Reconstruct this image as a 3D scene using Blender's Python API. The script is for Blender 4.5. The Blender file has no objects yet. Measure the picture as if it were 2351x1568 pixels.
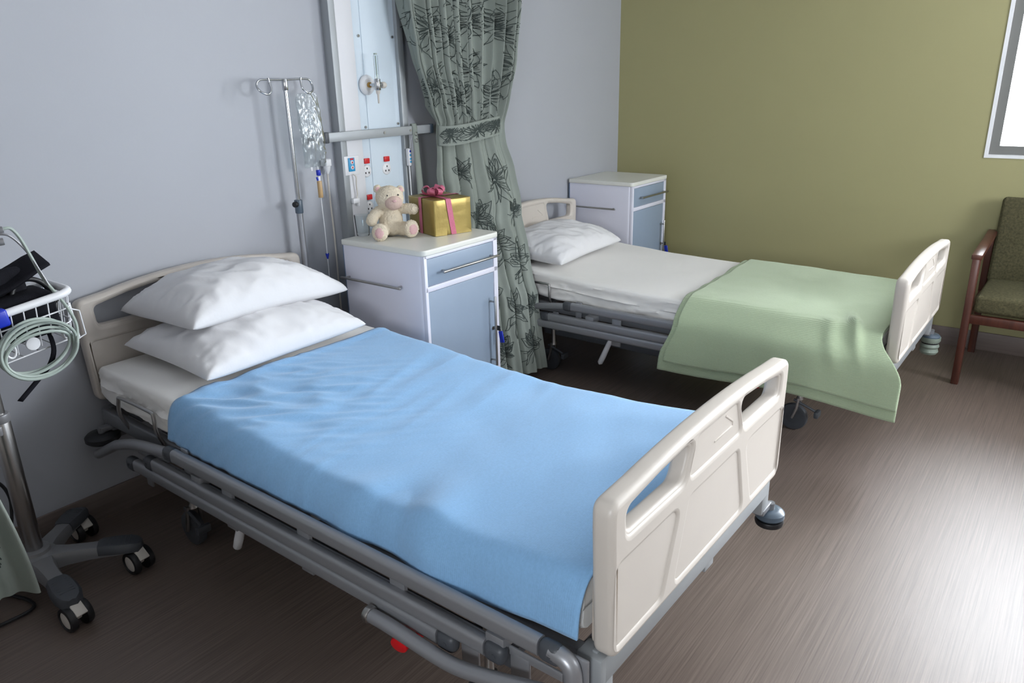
import bpy, bmesh, math, random
from math import sin, cos, pi, radians, sqrt, exp
from mathutils import Vector, Matrix, noise
SC = bpy.context.scene
COL = SC.collection
random.seed(7)

# ------------------------------------------------------------------ camera, sky, exposure
cam_d = bpy.data.cameras.new('camera'); cam = bpy.data.objects.new('camera', cam_d); COL.objects.link(cam)
PAN, TILT, ROLL, FPX = radians(-52.3879), radians(-19.1216), radians(-1.3513), 1730.26
_f = Vector((-sin(PAN)*cos(TILT), cos(PAN)*cos(TILT), sin(TILT))); _r = Vector((cos(PAN), sin(PAN), 0)); _u = _r.cross(_f)
_R = cos(ROLL)*_r + sin(ROLL)*_u; _U = -sin(ROLL)*_r + cos(ROLL)*_u
M = Matrix((_R, _U, -_f)).transposed().to_4x4(); M.translation = Vector((-4.848, -2.7436, 1.5192))
cam.matrix_world = M
cam_d.sensor_width = 36; cam_d.sensor_fit = 'HORIZONTAL'; cam_d.lens = FPX*36/2351; cam_d.clip_start = .02
SC.camera = cam
SC.view_settings.view_transform = 'Standard'; SC.view_settings.look = 'None'
SC.view_settings.exposure = 0.52; SC.view_settings.gamma = 1.0; SC.view_settings.use_curve_mapping = False
w = bpy.data.worlds.new('sky'); SC.world = w; w.use_nodes = True
w.node_tree.nodes['Background'].inputs[0].default_value = (.93, .965, 1, 1)
w.node_tree.nodes['Background'].inputs[1].default_value = 24.0
WIN = (-4.34, -2.31, 1.13, 2.62)          # y0, y1, z0, z1 of the glass in the green wall
pd = bpy.data.lights.new('window_portal', 'AREA'); pd.shape = 'RECTANGLE'; pd.size = WIN[3]-WIN[2]; pd.size_y = WIN[1]-WIN[0]
pd.cycles.is_portal = True
po = bpy.data.objects.new('window_portal', pd); COL.objects.link(po)
po.location = (.12, (WIN[0]+WIN[1])/2, (WIN[2]+WIN[3])/2); po.rotation_euler = (0, radians(90), 0)
pd2 = bpy.data.lights.new('front_fill_portal', 'AREA'); pd2.shape = 'RECTANGLE'; pd2.size = 1.05; pd2.size_y = .85; pd2.cycles.is_portal = True  # portal of the front window added for frontal light
po2 = bpy.data.objects.new('front_fill_portal', pd2); COL.objects.link(po2); po2.location = (-1.575, -4.72, 1.625); po2.rotation_euler = (radians(90), 0, 0)

pd3 = bpy.data.lights.new('left_fill_portal', 'AREA'); pd3.shape = 'RECTANGLE'; pd3.size = .80; pd3.size_y = .85; pd3.cycles.is_portal = True  # portal of the left window added as fill
po3 = bpy.data.objects.new('left_fill_portal', pd3); COL.objects.link(po3); po3.location = (-6.72, -3.275, 1.70); po3.rotation_euler = (0, radians(-90), 0)

# ------------------------------------------------------------------ materials
def mat(name, col, rough=.5, metal=0., spec=.5, var=.06, vscale=8., bump=0., bscale=60., **kw):
    m = bpy.data.materials.new(name); m.use_nodes = True
    nt = m.node_tree; p = nt.nodes['Principled BSDF']
    p.inputs['Roughness'].default_value = rough; p.inputs['Metallic'].default_value = metal
    p.inputs['Specular IOR Level'].default_value = spec
    tc = nt.nodes.new('ShaderNodeTexCoord')
    n = nt.nodes.new('ShaderNodeTexNoise'); n.inputs['Scale'].default_value = vscale; n.inputs['Detail'].default_value = 4
    nt.links.new(tc.outputs['Object'], n.inputs['Vector'])
    r = nt.nodes.new('ShaderNodeMix'); r.data_type = 'RGBA'
    c = Vector(col)
    r.inputs['A'].default_value = (*(c*(1-var)), 1); r.inputs['B'].default_value = (*[min(1, x*(1+var)) for x in c], 1)
    nt.links.new(n.outputs['Fac'], r.inputs['Factor']); nt.links.new(r.outputs['Result'], p.inputs['Base Color'])
    if bump:
        b = nt.nodes.new('ShaderNodeTexNoise'); b.inputs['Scale'].default_value = bscale; b.inputs['Detail'].default_value = 3
        nt.links.new(tc.outputs['Object'], b.inputs['Vector'])
        bb = nt.nodes.new('ShaderNodeBump'); bb.inputs['Strength'].default_value = bump; bb.inputs['Distance'].default_value = .004
        nt.links.new(b.outputs['Fac'], bb.inputs['Height']); nt.links.new(bb.outputs['Normal'], p.inputs['Normal'])
    for k, v in kw.items():
        p.inputs[k.replace('_', ' ')].default_value = v
    return m

def streak_mat(name, ca, cb, scale, rough, spec=.5, bump=0.):
    m = bpy.data.materials.new(name); m.use_nodes = True
    nt = m.node_tree; p = nt.nodes['Principled BSDF']; L = nt.links
    tc = nt.nodes.new('ShaderNodeTexCoord'); mp = nt.nodes.new('ShaderNodeMapping'); mp.inputs['Scale'].default_value = scale
    n = nt.nodes.new('ShaderNodeTexNoise'); n.inputs['Scale'].default_value = 1; n.inputs['Detail'].default_value = 5; n.inputs['Roughness'].default_value = .65
    cr = nt.nodes.new('ShaderNodeValToRGB'); cr.color_ramp.elements[0].position = .3; cr.color_ramp.elements[1].position = .7
    cr.color_ramp.elements[0].color = (*ca, 1); cr.color_ramp.elements[1].color = (*cb, 1)
    L.new(tc.outputs['Object'], mp.inputs[0]); L.new(mp.outputs[0], n.inputs['Vector']); L.new(n.outputs['Fac'], cr.inputs[0])
    L.new(cr.outputs[0], p.inputs['Base Color']); p.inputs['Roughness'].default_value = rough; p.inputs['Specular IOR Level'].default_value = spec
    if bump:
        bb = nt.nodes.new('ShaderNodeBump'); bb.inputs['Strength'].default_value = bump; bb.inputs['Distance'].default_value = .001
        L.new(n.outputs['Fac'], bb.inputs['Height']); L.new(bb.outputs[0], p.inputs['Normal'])
    return m

def weave_mat(name, col, rough, axis, freq, strength, var=.1):
    """cloth with fine ribs across one object axis"""
    m = mat(name, col, rough, spec=.15, var=var, vscale=150)
    nt = m.node_tree; p = nt.nodes['Principled BSDF']; L = nt.links
    tc = nt.nodes.new('ShaderNodeTexCoord')
    wv = nt.nodes.new('ShaderNodeTexWave'); wv.bands_direction = axis; wv.inputs['Scale'].default_value = freq
    wv.inputs['Distortion'].default_value = 1.2; wv.inputs['Detail'].default_value = 2
    nz = nt.nodes.new('ShaderNodeTexNoise'); nz.inputs['Scale'].default_value = 220; nz.inputs['Detail'].default_value = 2
    ad = nt.nodes.new('ShaderNodeMath'); ad.operation = 'ADD'
    bb = nt.nodes.new('ShaderNodeBump'); bb.inputs['Strength'].default_value = strength; bb.inputs['Distance'].default_value = .003
    L.new(tc.outputs['Object'], wv.inputs['Vector']); L.new(tc.outputs['Object'], nz.inputs['Vector'])
    L.new(wv.outputs['Fac'], ad.inputs[0]); L.new(nz.outputs['Fac'], ad.inputs[1])
    L.new(ad.outputs[0], bb.inputs['Height']); L.new(bb.outputs[0], p.inputs['Normal'])
    p.inputs['Sheen Weight'].default_value = .25; p.inputs['Sheen Roughness'].default_value = .5
    return m

WALLW = mat('wall_paint_white', (.42, .434, .475), .55, var=.02, vscale=2, bump=.03, bscale=140)
WALLG = mat('wall_paint_olive', (.355, .33, .165), .6, var=.03, vscale=2, bump=.04, bscale=140)
WALLF = mat('wall_paint_greige', (.42, .40, .38), .6, var=.03, vscale=2)
CEIL = mat('ceiling_paint', (.65, .65, .65), .8, var=.02)
FLOOR = streak_mat('vinyl_floor', (.10, .073, .060), (.205, .158, .132), (2.6, 230, 1), .42, .5, .25)
BASEB = streak_mat('vinyl_skirting', (.15, .115, .10), (.20, .16, .145), (2, 2, 60), .5)
BOARD = mat('bed_board_plastic', (.60, .548, .495), .38, var=.02, spec=.45)
GREY = mat('bed_grey_steel', (.20, .205, .22), .4, metal=.35, var=.04)
RAIL = mat('bed_rail_aluminium', (.33, .335, .355), .38, metal=.55, var=.04)
DKGREY = mat('dark_grey_plastic', (.06, .065, .075), .45, var=.05)
BLACK = mat('black_rubber', (.012, .012, .014), .45, var=.1)
BLKCLOTH = mat('black_nylon', (.006, .006, .010), .8, spec=.2, var=.2, bump=.2, bscale=300)
CHROME = mat('chrome', (.55, .57, .60), .18, metal=1., var=.03)
STEEL = mat('brushed_steel', (.45, .44, .43), .3, metal=1., var=.06)
BRASS = mat('brass', (.55, .33, .10), .3, metal=1.)
WHITEP = mat('white_plastic', (.80, .80, .82), .35, var=.02)
CREAMP = mat('cream_plastic', (.62, .58, .53), .45, var=.03)
RED = mat('red_plastic', (.62, .01, .015), .35)
BLUEP = mat('blue_plastic', (.01, .03, .45), .35)
SKYP = mat('cyan_plastic', (.03, .33, .62), .4)
BLUEGREY = mat('bumper_blue_grey', (.085, .115, .15), .3, var=.04)
SHEET = mat('white_sheet', (.86, .84, .81), .75, spec=.2, var=.02, bump=.12, bscale=30)
PILLOW = mat('pillowcase_cotton', (.72, .715, .73), .75, spec=.2, var=.02, bump=.25, bscale=26)
BLUEB = weave_mat('blue_blanket_wool', (.235, .44, .70), .9, 'Y', 60, .12, .12)
GREENB = weave_mat('green_cellular_blanket', (.43, .52, .345), .9, 'Z', 62, .30, .07)
CABW = mat('cabinet_white', (.74, .74, .84), .32, var=.015)
CABTOP = mat('cabinet_top_cream', (.74, .74, .69), .35, var=.02)
CABGR = mat('cabinet_blue_grey', (.27, .34, .44), .4, var=.04)
CURT = mat('curtain_sage', (.265, .295, .265), .75, spec=.25, var=.06, bump=.1, bscale=400)
INK = mat('curtain_print', (.055, .068, .064), .8, spec=.1)
PANELB = mat('panel_pale_blue', (.66, .75, .83), .35, var=.02)
PANELW = mat('panel_white', (.75, .75, .78), .4, var=.02)
ALU = mat('aluminium_trim', (.36, .38, .395), .45, metal=.3, var=.04)
FUR = mat('cream_plush', (.74, .65, .51), .95, spec=.05, var=.12, vscale=60, bump=.6, bscale=260)
PINKF = mat('pink_plush', (.70, .45, .45), .95, spec=.05, var=.1, vscale=60, bump=.4, bscale=260)
MUZ = mat('muzzle_plush', (.62, .46, .40), .95, spec=.05, var=.12, vscale=40, bump=.4, bscale=260)
GOLD = mat('gold_paper', (.36, .27, .085), .38, metal=.6, var=.10, vscale=18, bump=.45, bscale=22)
RIBBON = mat('pink_ribbon', (.56, .14, .225), .45, var=.2, vscale=200)
WOOD = streak_mat('mahogany', (.040, .012, .008), (.11, .033, .02), (18, 18, 2.5), .32)
UPH = mat('olive_upholstery', (.085, .078, .042), .9, spec=.15, var=.75, vscale=95, bump=.6, bscale=210)
BOOT = mat('boot_rubber', (.20, .24, .20), .5, var=.05)
HOSE = mat('pale_green_hose', (.36, .42, .38), .45, var=.05)
TROL = mat('trolley_grey', (.22, .22, .23), .35, metal=.2, var=.04)
FRAMEG = mat('window_frame_grey', (.16, .16, .15), .45, var=.03)
TAN = mat('amber_tube', (.50, .33, .16), .3)
BACKBL = mat('cabinet_back_blue', (.12, .19, .30), .4)
def clear_mat(name, tint, mixf, rough=.02, ior=1.45):
    """thin clear sheet: see-through with fresnel gloss"""
    m = bpy.data.materials.new(name); m.use_nodes = True; nt = m.node_tree
    for n in list(nt.nodes):
        if n.type != 'OUTPUT_MATERIAL': nt.nodes.remove(n)
    out = [n for n in nt.nodes if n.type == 'OUTPUT_MATERIAL'][0]
    t = nt.nodes.new('ShaderNodeBsdfTransparent'); t.inputs[0].default_value = (*tint, 1)
    g = nt.nodes.new('ShaderNodeBsdfGlossy'); g.inputs['Roughness'].default_value = rough
    fr = nt.nodes.new('ShaderNodeFresnel'); fr.inputs[0].default_value = ior
    a = nt.nodes.new('ShaderNodeMath'); a.operation = 'ADD'; a.inputs[1].default_value = mixf; a.use_clamp = True
    mx = nt.nodes.new('ShaderNodeMixShader'); L = nt.links
    tcn = nt.nodes.new('ShaderNodeTexCoord'); nz = nt.nodes.new('ShaderNodeTexNoise'); nz.inputs['Scale'].default_value = 40
    bp = nt.nodes.new('ShaderNodeBump'); bp.inputs['Strength'].default_value = .35 if name == 'clear_film' else 0.; bp.inputs['Distance'].default_value = .004
    L.new(tcn.outputs['Object'], nz.inputs['Vector']); L.new(nz.outputs['Fac'], bp.inputs['Height']); L.new(bp.outputs[0], g.inputs['Normal'])
    L.new(fr.outputs[0], a.inputs[0]); L.new(a.outputs[0], mx.inputs[0]); L.new(t.outputs[0], mx.inputs[1]); L.new(g.outputs[0], mx.inputs[2]); L.new(mx.outputs[0], out.inputs[0])
    return m
PANE = clear_mat('window_pane', (.98, .99, 1), 0.)
BAGP = clear_mat('clear_film', (.87, .90, .905), .06, .20, 1.22)
GLASSM = clear_mat('tumbler_glass', (.95, .975, .98), .05, .03, 1.12)

# ------------------------------------------------------------------ mesh helpers
def V(*a): return Vector(a)
class B:
    def __init__(s): s.bm = bmesh.new(); s.mi = 0
    def _tag(s, faces):
        for f in faces: f.material_index = s.mi
    def add(s, verts, faces):
        vs = [s.bm.verts.new(v) for v in verts]; out = []
        for f in faces:
            try: out.append(s.bm.faces.new([vs[i] for i in f]))
            except ValueError: pass
        s._tag(out); return vs
    def box(s, c, size, bev=0., seg=2, rot=None):
        t = bmesh.new(); bmesh.ops.create_cube(t, size=1)
        for v in t.verts: v.co = Vector((v.co.x*size[0], v.co.y*size[1], v.co.z*size[2]))
        if bev: bmesh.ops.bevel(t, geom=t.edges[:], offset=min(bev, min(size)*.49), segments=seg, profile=.5, affect='EDGES')
        Mx = Matrix.Translation(c) @ (rot.to_4x4() if rot else Matrix())
        s.merge(t, Mx)
    def box2(s, a, b, bev=0., seg=2):
        s.box(Vector([(x+y)/2 for x, y in zip(a, b)]), [abs(x-y) for x, y in zip(a, b)], bev, seg)
    def merge(s, t, Mx=None):
        t.verts.ensure_lookup_table(); t.verts.index_update()
        vs = [s.bm.verts.new((Mx @ v.co) if Mx else v.co) for v in t.verts]
        s._tag([s.bm.faces.new([vs[v.index] for v in f.verts]) for f in t.faces]); t.free()
    def merge_mesh(s, me, Mx=None):
        t = bmesh.new(); t.from_mesh(me); s.merge(t, Mx)
    def tube(s, pts, r, n=10, closed=False, smooth=0, caps=True, sect=None):
        pts = [Vector(p) for p in pts]
        rs = r if isinstance(r, (list, tuple)) else [r]*len(pts)
        if smooth: pts, rs = resample(pts, rs, smooth, closed)
        m = len(pts); T = []
        for i in range(m):
            a = pts[(i-1) % m] if (closed or i > 0) else pts[i]; b = pts[(i+1) % m] if (closed or i < m-1) else pts[i]
            T.append((b-a).normalized())
        up = Vector((0, 0, 1)) if abs(T[0].z) < .9 else Vector((1, 0, 0))
        N = (up - T[0]*up.dot(T[0])).normalized(); rings = []
        for i in range(m):
            N = (N - T[i]*N.dot(T[i])).normalized(); Bn = T[i].cross(N)
            if sect: ring = [pts[i] + (N*y + Bn*x) for x, y in sect]
            else: ring = [pts[i] + (N*cos(2*pi*k/n) + Bn*sin(2*pi*k/n))*rs[i] for k in range(n)]
            rings.append([s.bm.verts.new(p) for p in ring])
        n = len(rings[0]); F = []
        for i in range(m if closed else m-1):
            a, b = rings[i], rings[(i+1) % m]
            for k in range(n): F.append(s.bm.faces.new((a[k], a[(k+1) % n], b[(k+1) % n], b[k])))
        if caps and not closed: F.append(s.bm.faces.new(rings[0][::-1])); F.append(s.bm.faces.new(rings[-1]))
        s._tag(F)
    def cyl(s, a, b, r, n=20, bev=0.):
        a, b = Vector(a), Vector(b)
        if bev:
            d = (b-a).normalized()*bev
            s.tube([a, a+d*.3, a+d, b-d, b-d*.3, b], [r-bev, r-bev*.3, r, r, r-bev*.3, r-bev], n)
        else: s.tube([a, b], r, n)
    def lathe(s, prof, c=(0, 0, 0), axis=(0, 0, 1), n=24):
        q = Vector((0, 0, 1)).rotation_difference(Vector(axis)); c = Vector(c); rings = []
        for r, z in prof:
            if r < 1e-6: rings.append([s.bm.verts.new(c + q @ Vector((0, 0, z)))])
            else: rings.append([s.bm.verts.new(c + q @ Vector((r*cos(2*pi*k/n), r*sin(2*pi*k/n), z))) for k in range(n)])
        F = []
        for a, b in zip(rings, rings[1:]):
            for k in range(n):
                q4 = [a[k % len(a)], a[(k+1) % n % len(a)], b[(k+1) % n % len(b)], b[k % len(b)]]
                q4 = list(dict.fromkeys(q4))
                if len(q4) > 2: F.append(s.bm.faces.new(q4))
        s._tag(F)
    def ball(s, c, r, rot=None, n=20):
        t = bmesh.new(); bmesh.ops.create_uvsphere(t, u_segments=n, v_segments=max(8, n*2//3), radius=1)
        r = (r, r, r) if not isinstance(r, (tuple, list)) else r
        Mx = Matrix.Translation(c) @ (rot.to_4x4() if rot else Matrix()) @ Matrix.Diagonal((*r, 1))
        s.merge(t, Mx)
    def grid(s, P, wrapu=False, wrapv=False):
        nu, nv = len(P), len(P[0]); vs = [[s.bm.verts.new(p) for p in row] for row in P]; F = []
        for i in range(nu if wrapu else nu-1):
            for j in range(nv if wrapv else nv-1):
                F.append(s.bm.faces.new((vs[i][j], vs[(i+1) % nu][j], vs[(i+1) % nu][(j+1) % nv], vs[i][(j+1) % nv])))
        s._tag(F); return vs
    def strip(s, pts, side, wd):
        """flat ribbon along pts, side = width directions"""
        a = [Vector(p)+Vector(d)*wd/2 for p, d in zip(pts, side)]; b = [Vector(p)-Vector(d)*wd/2 for p, d in zip(pts, side)]
        s.grid([a, b])

def resample(pts, rs, k, closed=False):
    m = len(pts); P = []; R = []
    for i in range(m if closed else m-1):
        g = lambda j: pts[j % m] if closed else pts[min(max(j, 0), m-1)]
        a, b, c, d = g(i-1), g(i), g(i+1), g(i+2)
        for q in range(k):
            t = q/k
            P.append(.5*((2*b)+(c-a)*t+(2*a-5*b+4*c-d)*t*t+(3*b-a-3*c+d)*t**3))
            R.append(rs[i]*(1-t)+rs[(i+1) % m]*t)
    if not closed: P.append(pts[-1]); R.append(rs[-1])
    return P, R

def rsect(wd, h, r, n=3):
    out = []
    for cx, cy, a0 in ((wd/2-r, h/2-r, 0), (-wd/2+r, h/2-r, 90), (-wd/2+r, -h/2+r, 180), (wd/2-r, -h/2+r, 270)):
        for k in range(n+1):
            a = radians(a0+90*k/n); out.append((cx+r*cos(a), cy+r*sin(a)))
    return out

def mesh_of(name, b, mats, ang=42):
    me = bpy.data.meshes.new(name)
    bmesh.ops.recalc_face_normals(b.bm, faces=b.bm.faces[:])
    b.bm.to_mesh(me); b.bm.free()
    for m in (mats if isinstance(mats, (list, tuple)) else [mats]): me.materials.append(m)
    me.polygons.foreach_set('use_smooth', [True]*len(me.polygons)); me.set_sharp_from_angle(angle=radians(ang)); me.update()
    return me
def ob(name, b, mats, parent=None, label=None, cat=None, group=None, kind=None, ang=42):
    o = bpy.data.objects.new(name, mesh_of(name, b, mats, ang) if isinstance(b, B) else b); COL.objects.link(o)
    if parent: o.parent = parent
    if label: o['label'] = label
    if cat: o['category'] = cat
    if group: o['group'] = group
    if kind: o['kind'] = kind
    return o
def thing(name, label, cat, loc=(0, 0, 0), rz=0., group=None):
    o = bpy.data.objects.new(name, None); COL.objects.link(o); o.location = loc; o.rotation_euler = (0, 0, rz)
    o.empty_display_size = .1; o['label'] = label; o['category'] = cat
    if group: o['group'] = group
    return o
def copy_tree(o, parent=None):
    c = o.copy(); COL.objects.link(c); c.parent = parent
    for ch in list(o.children): copy_tree(ch, c)
    return c
def sub(o, name, b, mats, label=None, ang=42): return ob(name, b, mats, o, label, ang=ang)

def rpoly(pts, rad, n=6):
    """polygon with rounded corners"""
    m = len(pts); out = []; rad = rad if isinstance(rad, (list, tuple)) else [rad]*m
    for i in range(m):
        p, a, b = Vector(pts[i]), Vector(pts[i-1]), Vector(pts[(i+1) % m])
        d1, d2 = (a-p).normalized(), (b-p).normalized(); r = rad[i]
        if r <= 0: out.append(p); continue
        half = d1.angle(d2)/2; t = min(r/math.tan(half), (a-p).length*.49, (b-p).length*.49)
        s1, s2 = p+d1*t, p+d2*t
        for k in range(n+1):
            q = k/n; out.append((1-q)**2*s1+2*q*(1-q)*p+q*q*s2)
    return out
def plate(outlines, half, bev, res=3):
    """2D outline with holes -> slab mesh in XY, thickness 2*half, rounded edges"""
    cu = bpy.data.curves.new('tmp', 'CURVE'); cu.dimensions = '2D'; cu.fill_mode = 'BOTH'
    for pts in outlines:
        sp = cu.splines.new('POLY'); sp.points.add(len(pts)-1); sp.use_cyclic_u = True
        for q, p in zip(sp.points, pts): q.co = (p[0], p[1], 0, 1)
    cu.extrude = half-bev; cu.bevel_depth = bev; cu.bevel_resolution = res; cu.offset = -bev
    o = bpy.data.objects.new('tmp', cu); COL.objects.link(o)
    dg = bpy.context.evaluated_depsgraph_get(); me = bpy.data.meshes.new_from_object(o.evaluated_get(dg))
    bpy.data.objects.remove(o); bpy.data.curves.remove(cu); return me
def fn(x, y, z, s=1.): return noise.noise(Vector((x*s, y*s, z*s)))
def lerp(a, b, t): return a+(b-a)*t
def sm(t): t = min(max(t, 0), 1); return t*t*(3-2*t)
def tab(x, T):
    """smooth table lookup"""
    if x <= T[0][0]: return T[0][1]
    for (a, p), (b, q) in zip(T, T[1:]):
        if x <= b: return lerp(p, q, sm((x-a)/(b-a))*.5+(x-a)/(b-a)*.5)
    return T[-1][1]

# ------------------------------------------------------------------ the room
X0, Y0, ZC = -6.6, -4.6, 2.75
b = B(); b.box2((X0-.2, Y0-.2, -.1), (.2, .2, 0)); ob('floor', b, FLOOR, kind='structure')
b = B(); b.box2((X0-.2, Y0-.2, ZC), (.2, .2, ZC+.1)); ob('ceiling', b, CEIL, kind='structure')
b = B(); b.box2((X0-.2, 0, 0), (.2, .15, ZC)); ob('wall_back', b, WALLW, kind='structure')
LO = (-3.75, -2.80, 1.25, 2.15)              # opening added in the unseen left wall for fill light: y0, y1, z0, z1
b = B(); b.box2((X0-.15, Y0, 0), (X0, 0, LO[2])); b.box2((X0-.15, Y0, LO[3]), (X0, 0, ZC)); b.box2((X0-.15, Y0, LO[2]), (X0, LO[0], LO[3])); b.box2((X0-.15, LO[1], LO[2]), (X0, 0, LO[3]))
ob('wall_left', b, WALLF, kind='structure')
FO = (-2.15, -1.00, 1.15, 2.10)            # opening added out of view for frontal light: x0, x1, z0, z1
b = B(); b.box2((X0-.2, Y0-.15, 0), (FO[0], Y0, ZC)); b.box2((FO[1], Y0-.15, 0), (.2, Y0, ZC))
b.box2((FO[0], Y0-.15, 0), (FO[1], Y0, FO[2])); b.box2((FO[0], Y0-.15, FO[3]), (FO[1], Y0, ZC)); ob('wall_front', b, WALLF, kind='structure')
WO = (-4.40, -2.247, 1.068, 2.68)
b = B()
b.box2((0, Y0, 0), (.15, 0, WO[2])); b.box2((0, Y0, WO[3]), (.15, 0, ZC))
b.box2((0, WO[1], WO[2]), (.15, 0, WO[3])); b.box2((0, Y0, WO[2]), (.15, WO[0], WO[3]))
ob('wall_right', b, WALLG, kind='structure')
b = B()   # white bead round the opening, then the grey frame
def ringbox(b, y0, y1, z0, z1, t, xa, xb):
    b.box2((xa, y0, z0), (xb, y1, z0+t)); b.box2((xa, y0, z1-t), (xb, y1, z1))
    b.box2((xa, y0, z0+t), (xb, y0+t, z1-t)); b.box2((xa, y1-t, z0+t), (xb, y1, z1-t))
ringbox(b, WO[0], WO[1], WO[2], WO[3], .016, -.006, .10)
wt = ob('trim_1', b, WHITEP, kind='structure')
b = B(); ringbox(b, WO[0]+.016, WO[1]-.016, WO[2]+.016, WO[3]-.016, .045, .03, .10)
b.box2((.03, -3.35, WO[2]+.05), (.10, -3.30, WO[3]-.05))
win = ob('window_1', b, FRAMEG, kind='structure')
b = B(); b.box2((.062, WO[0]+.05, WO[2]+.05), (.068, WO[1]-.05, WO[3]-.05)); sub(win, 'window_pane', b, PANE)
b = B(); fw = .05
for a, c in (((FO[0], 0, FO[2]), (FO[1], 0, FO[2]+fw)), ((FO[0], 0, FO[3]-fw), (FO[1], 0, FO[3])), ((FO[0], 0, FO[2]+fw), (FO[0]+fw, 0, FO[3]-fw)), ((FO[1]-fw, 0, FO[2]+fw), (FO[1], 0, FO[3]-fw)), ((-1.60, 0, FO[2]+fw), (-1.55, 0, FO[3]-fw))):
    b.box2((a[0], Y0-.10, a[2]), (c[0], Y0-.03, c[2]))
fill_win_front = ob('front_fill_window', b, FRAMEG, kind='structure')  # unseen window, added to light the headwall and end boards from the front
b = B(); b.box2((FO[0]+fw, Y0-.068, FO[2]+fw), (FO[1]-fw, Y0-.062, FO[3]-fw)); sub(fill_win_front, 'window_pane', b, PANE)
b = B(); ringbox(b, LO[0], LO[1], LO[2], LO[3], .05, X0-.10, X0-.03)
fill_win_left = ob('left_fill_window', b, FRAMEG, kind='structure')  # unseen window, added to lift the shaded left-facing sides
b = B(); b.box2((X0-.068, LO[0]+.05, LO[2]+.05), (X0-.062, LO[1]-.05, LO[3]-.05)); sub(fill_win_left, 'window_pane', b, PANE)
def skirting(name, a, c):
    b = B(); b.box2(a, c, .004); ob(name, b, BASEB, kind='structure')
skirting('baseboard_back', (X0, -.012, 0), (-.012, 0, .106)); skirting('baseboard_right', (-.012, Y0, 0), (0, 0, .106))
skirting('baseboard_left', (X0, Y0, 0), (X0+.012, -.012, .106)); skirting('baseboard_front', (X0+.012, Y0, 0), (-.012, Y0+.012, .106))

# ------------------------------------------------------------------ hospital bed (local: x across, -y to the foot)
LB = 2.152
def board(zb, zc, zt, pz):
    """moulded end board: outline, grip holes, recessed panels; local XY = (across, up)"""
    h = .465
    top = [(-h+.045+(2*h-.09)*k/14, zc+(zt-zc)*(1-((k-7)/7)**2)) for k in range(15)]
    base = [(h-.012, zb), (h, zc-.06)] + [(h, zc)] + top[::-1][1:-1] + [(-h, zc), (-h, zc-.06), (-h+.012, zb)]
    out = rpoly(base, [.03, .2, .055] + [.3]*13 + [.055, .2, .03])
    tz = lambda u: zc+(zt-zc)*(1-(u/h)**2)
    def grip(sg, lo, d, r):
        P = [(sg*(.405-d), lo), (sg*(.41-d), tz(.41)-.036-d), (sg*(.28), tz(.28)-.030-d), (sg*(.128+d), tz(.128)-.026-d), (sg*(.165+d), lo)]
        return rpoly(P, [r, r, .2, r, r*1.5])
    logo_z = zc-.075
    mid = rpoly([(-.105, tz(.1)-.03), (-.135, pz+.055), (.135, pz+.055), (.105, tz(.1)-.03)], .012)
    pl = rpoly([(-.437, pz), (-.19, pz), (-.255, zb+.028), (-.437, zb+.028)], [.015, .02, .02, .015])
    pr = rpoly([(.437, pz), (.437, zb+.028), (.255, zb+.028), (.19, pz)], [.015, .015, .02, .02])
    pm = rpoly([(-.13, pz), (.13, pz), (.185, zb+.028), (-.185, zb+.028)], .018)
    b = B()
    M4 = Matrix(((1, 0, 0, 0), (0, 0, -1, 0), (0, 1, 0, 0), (0, 0, 0, 1)))
    b.merge_mesh(plate([out, grip(-1, pz+.052, 0, .02), grip(1, pz+.052, 0, .02), mid, pl, pm, pr], .0245, .014), M4)
    inner = rpoly([(x*.985, zb+.008 if z < zb+.01 else z-.008) for x, z in base], [.03, .2, .055] + [.3]*13 + [.055, .2, .03])
    b.merge_mesh(plate([inner, grip(-1, pz+.056, .003, .022), grip(1, pz+.056, .003, .022)], .0195, .010), M4)
    # maker's triangle mark raised on the centre field
    for fx in (-1, 1):
        b.box(V(-fx*.067, fx*.0197, logo_z+.047), (.055, .003, .005), .001, rot=Matrix.Rotation(radians(-fx*33), 3, 'Y'))
        b.box(V(-fx*.091, fx*.0197, logo_z+.026), (.005, .003, .014), .001)
        b.box(V(-fx*.040, fx*.0197, logo_z+.019), (.104, .003, .005), .001)
    return b
def caster(parent, x, y, r=.062, top=.20):
    t = B(); t.tube([V(x, y, top+.1), V(x, y, .17), V(x, y, .15)], [.012, .012, .016], 12)
    for sx in (-1, 1): t.tube([V(x+sx*.02, y, .16), V(x+sx*.024, y+.005, .11), V(x+sx*.024, y+.02, r)], .007, 8)
    c = sub(parent, 'caster', t, STEEL)
    t = B(); t.lathe([(0, -.011), (r*.45, -.013), (r*.55, -.012), (r*.8, -.015), (r*.96, -.013), (r, -.006), (r, .006), (r*.96, .013), (r*.8, .015), (r*.55, .012), (r*.45, .013), (0, .011)], (x, y+.02, r), (1, 0, 0), 28)
    sub(c, 'wheel', t, DKGREY)
    t = B(); t.tube([V(x-.02, y+.02, .15), V(x-.02, y-.05, .125), V(x-.02, y-.075, .115)], .006, 8); t.box(V(x-.02, y-.085, .105), (.05, .02, .03), .006)
    sub(c, 'brake_pedal', t, DKGREY)
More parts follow.
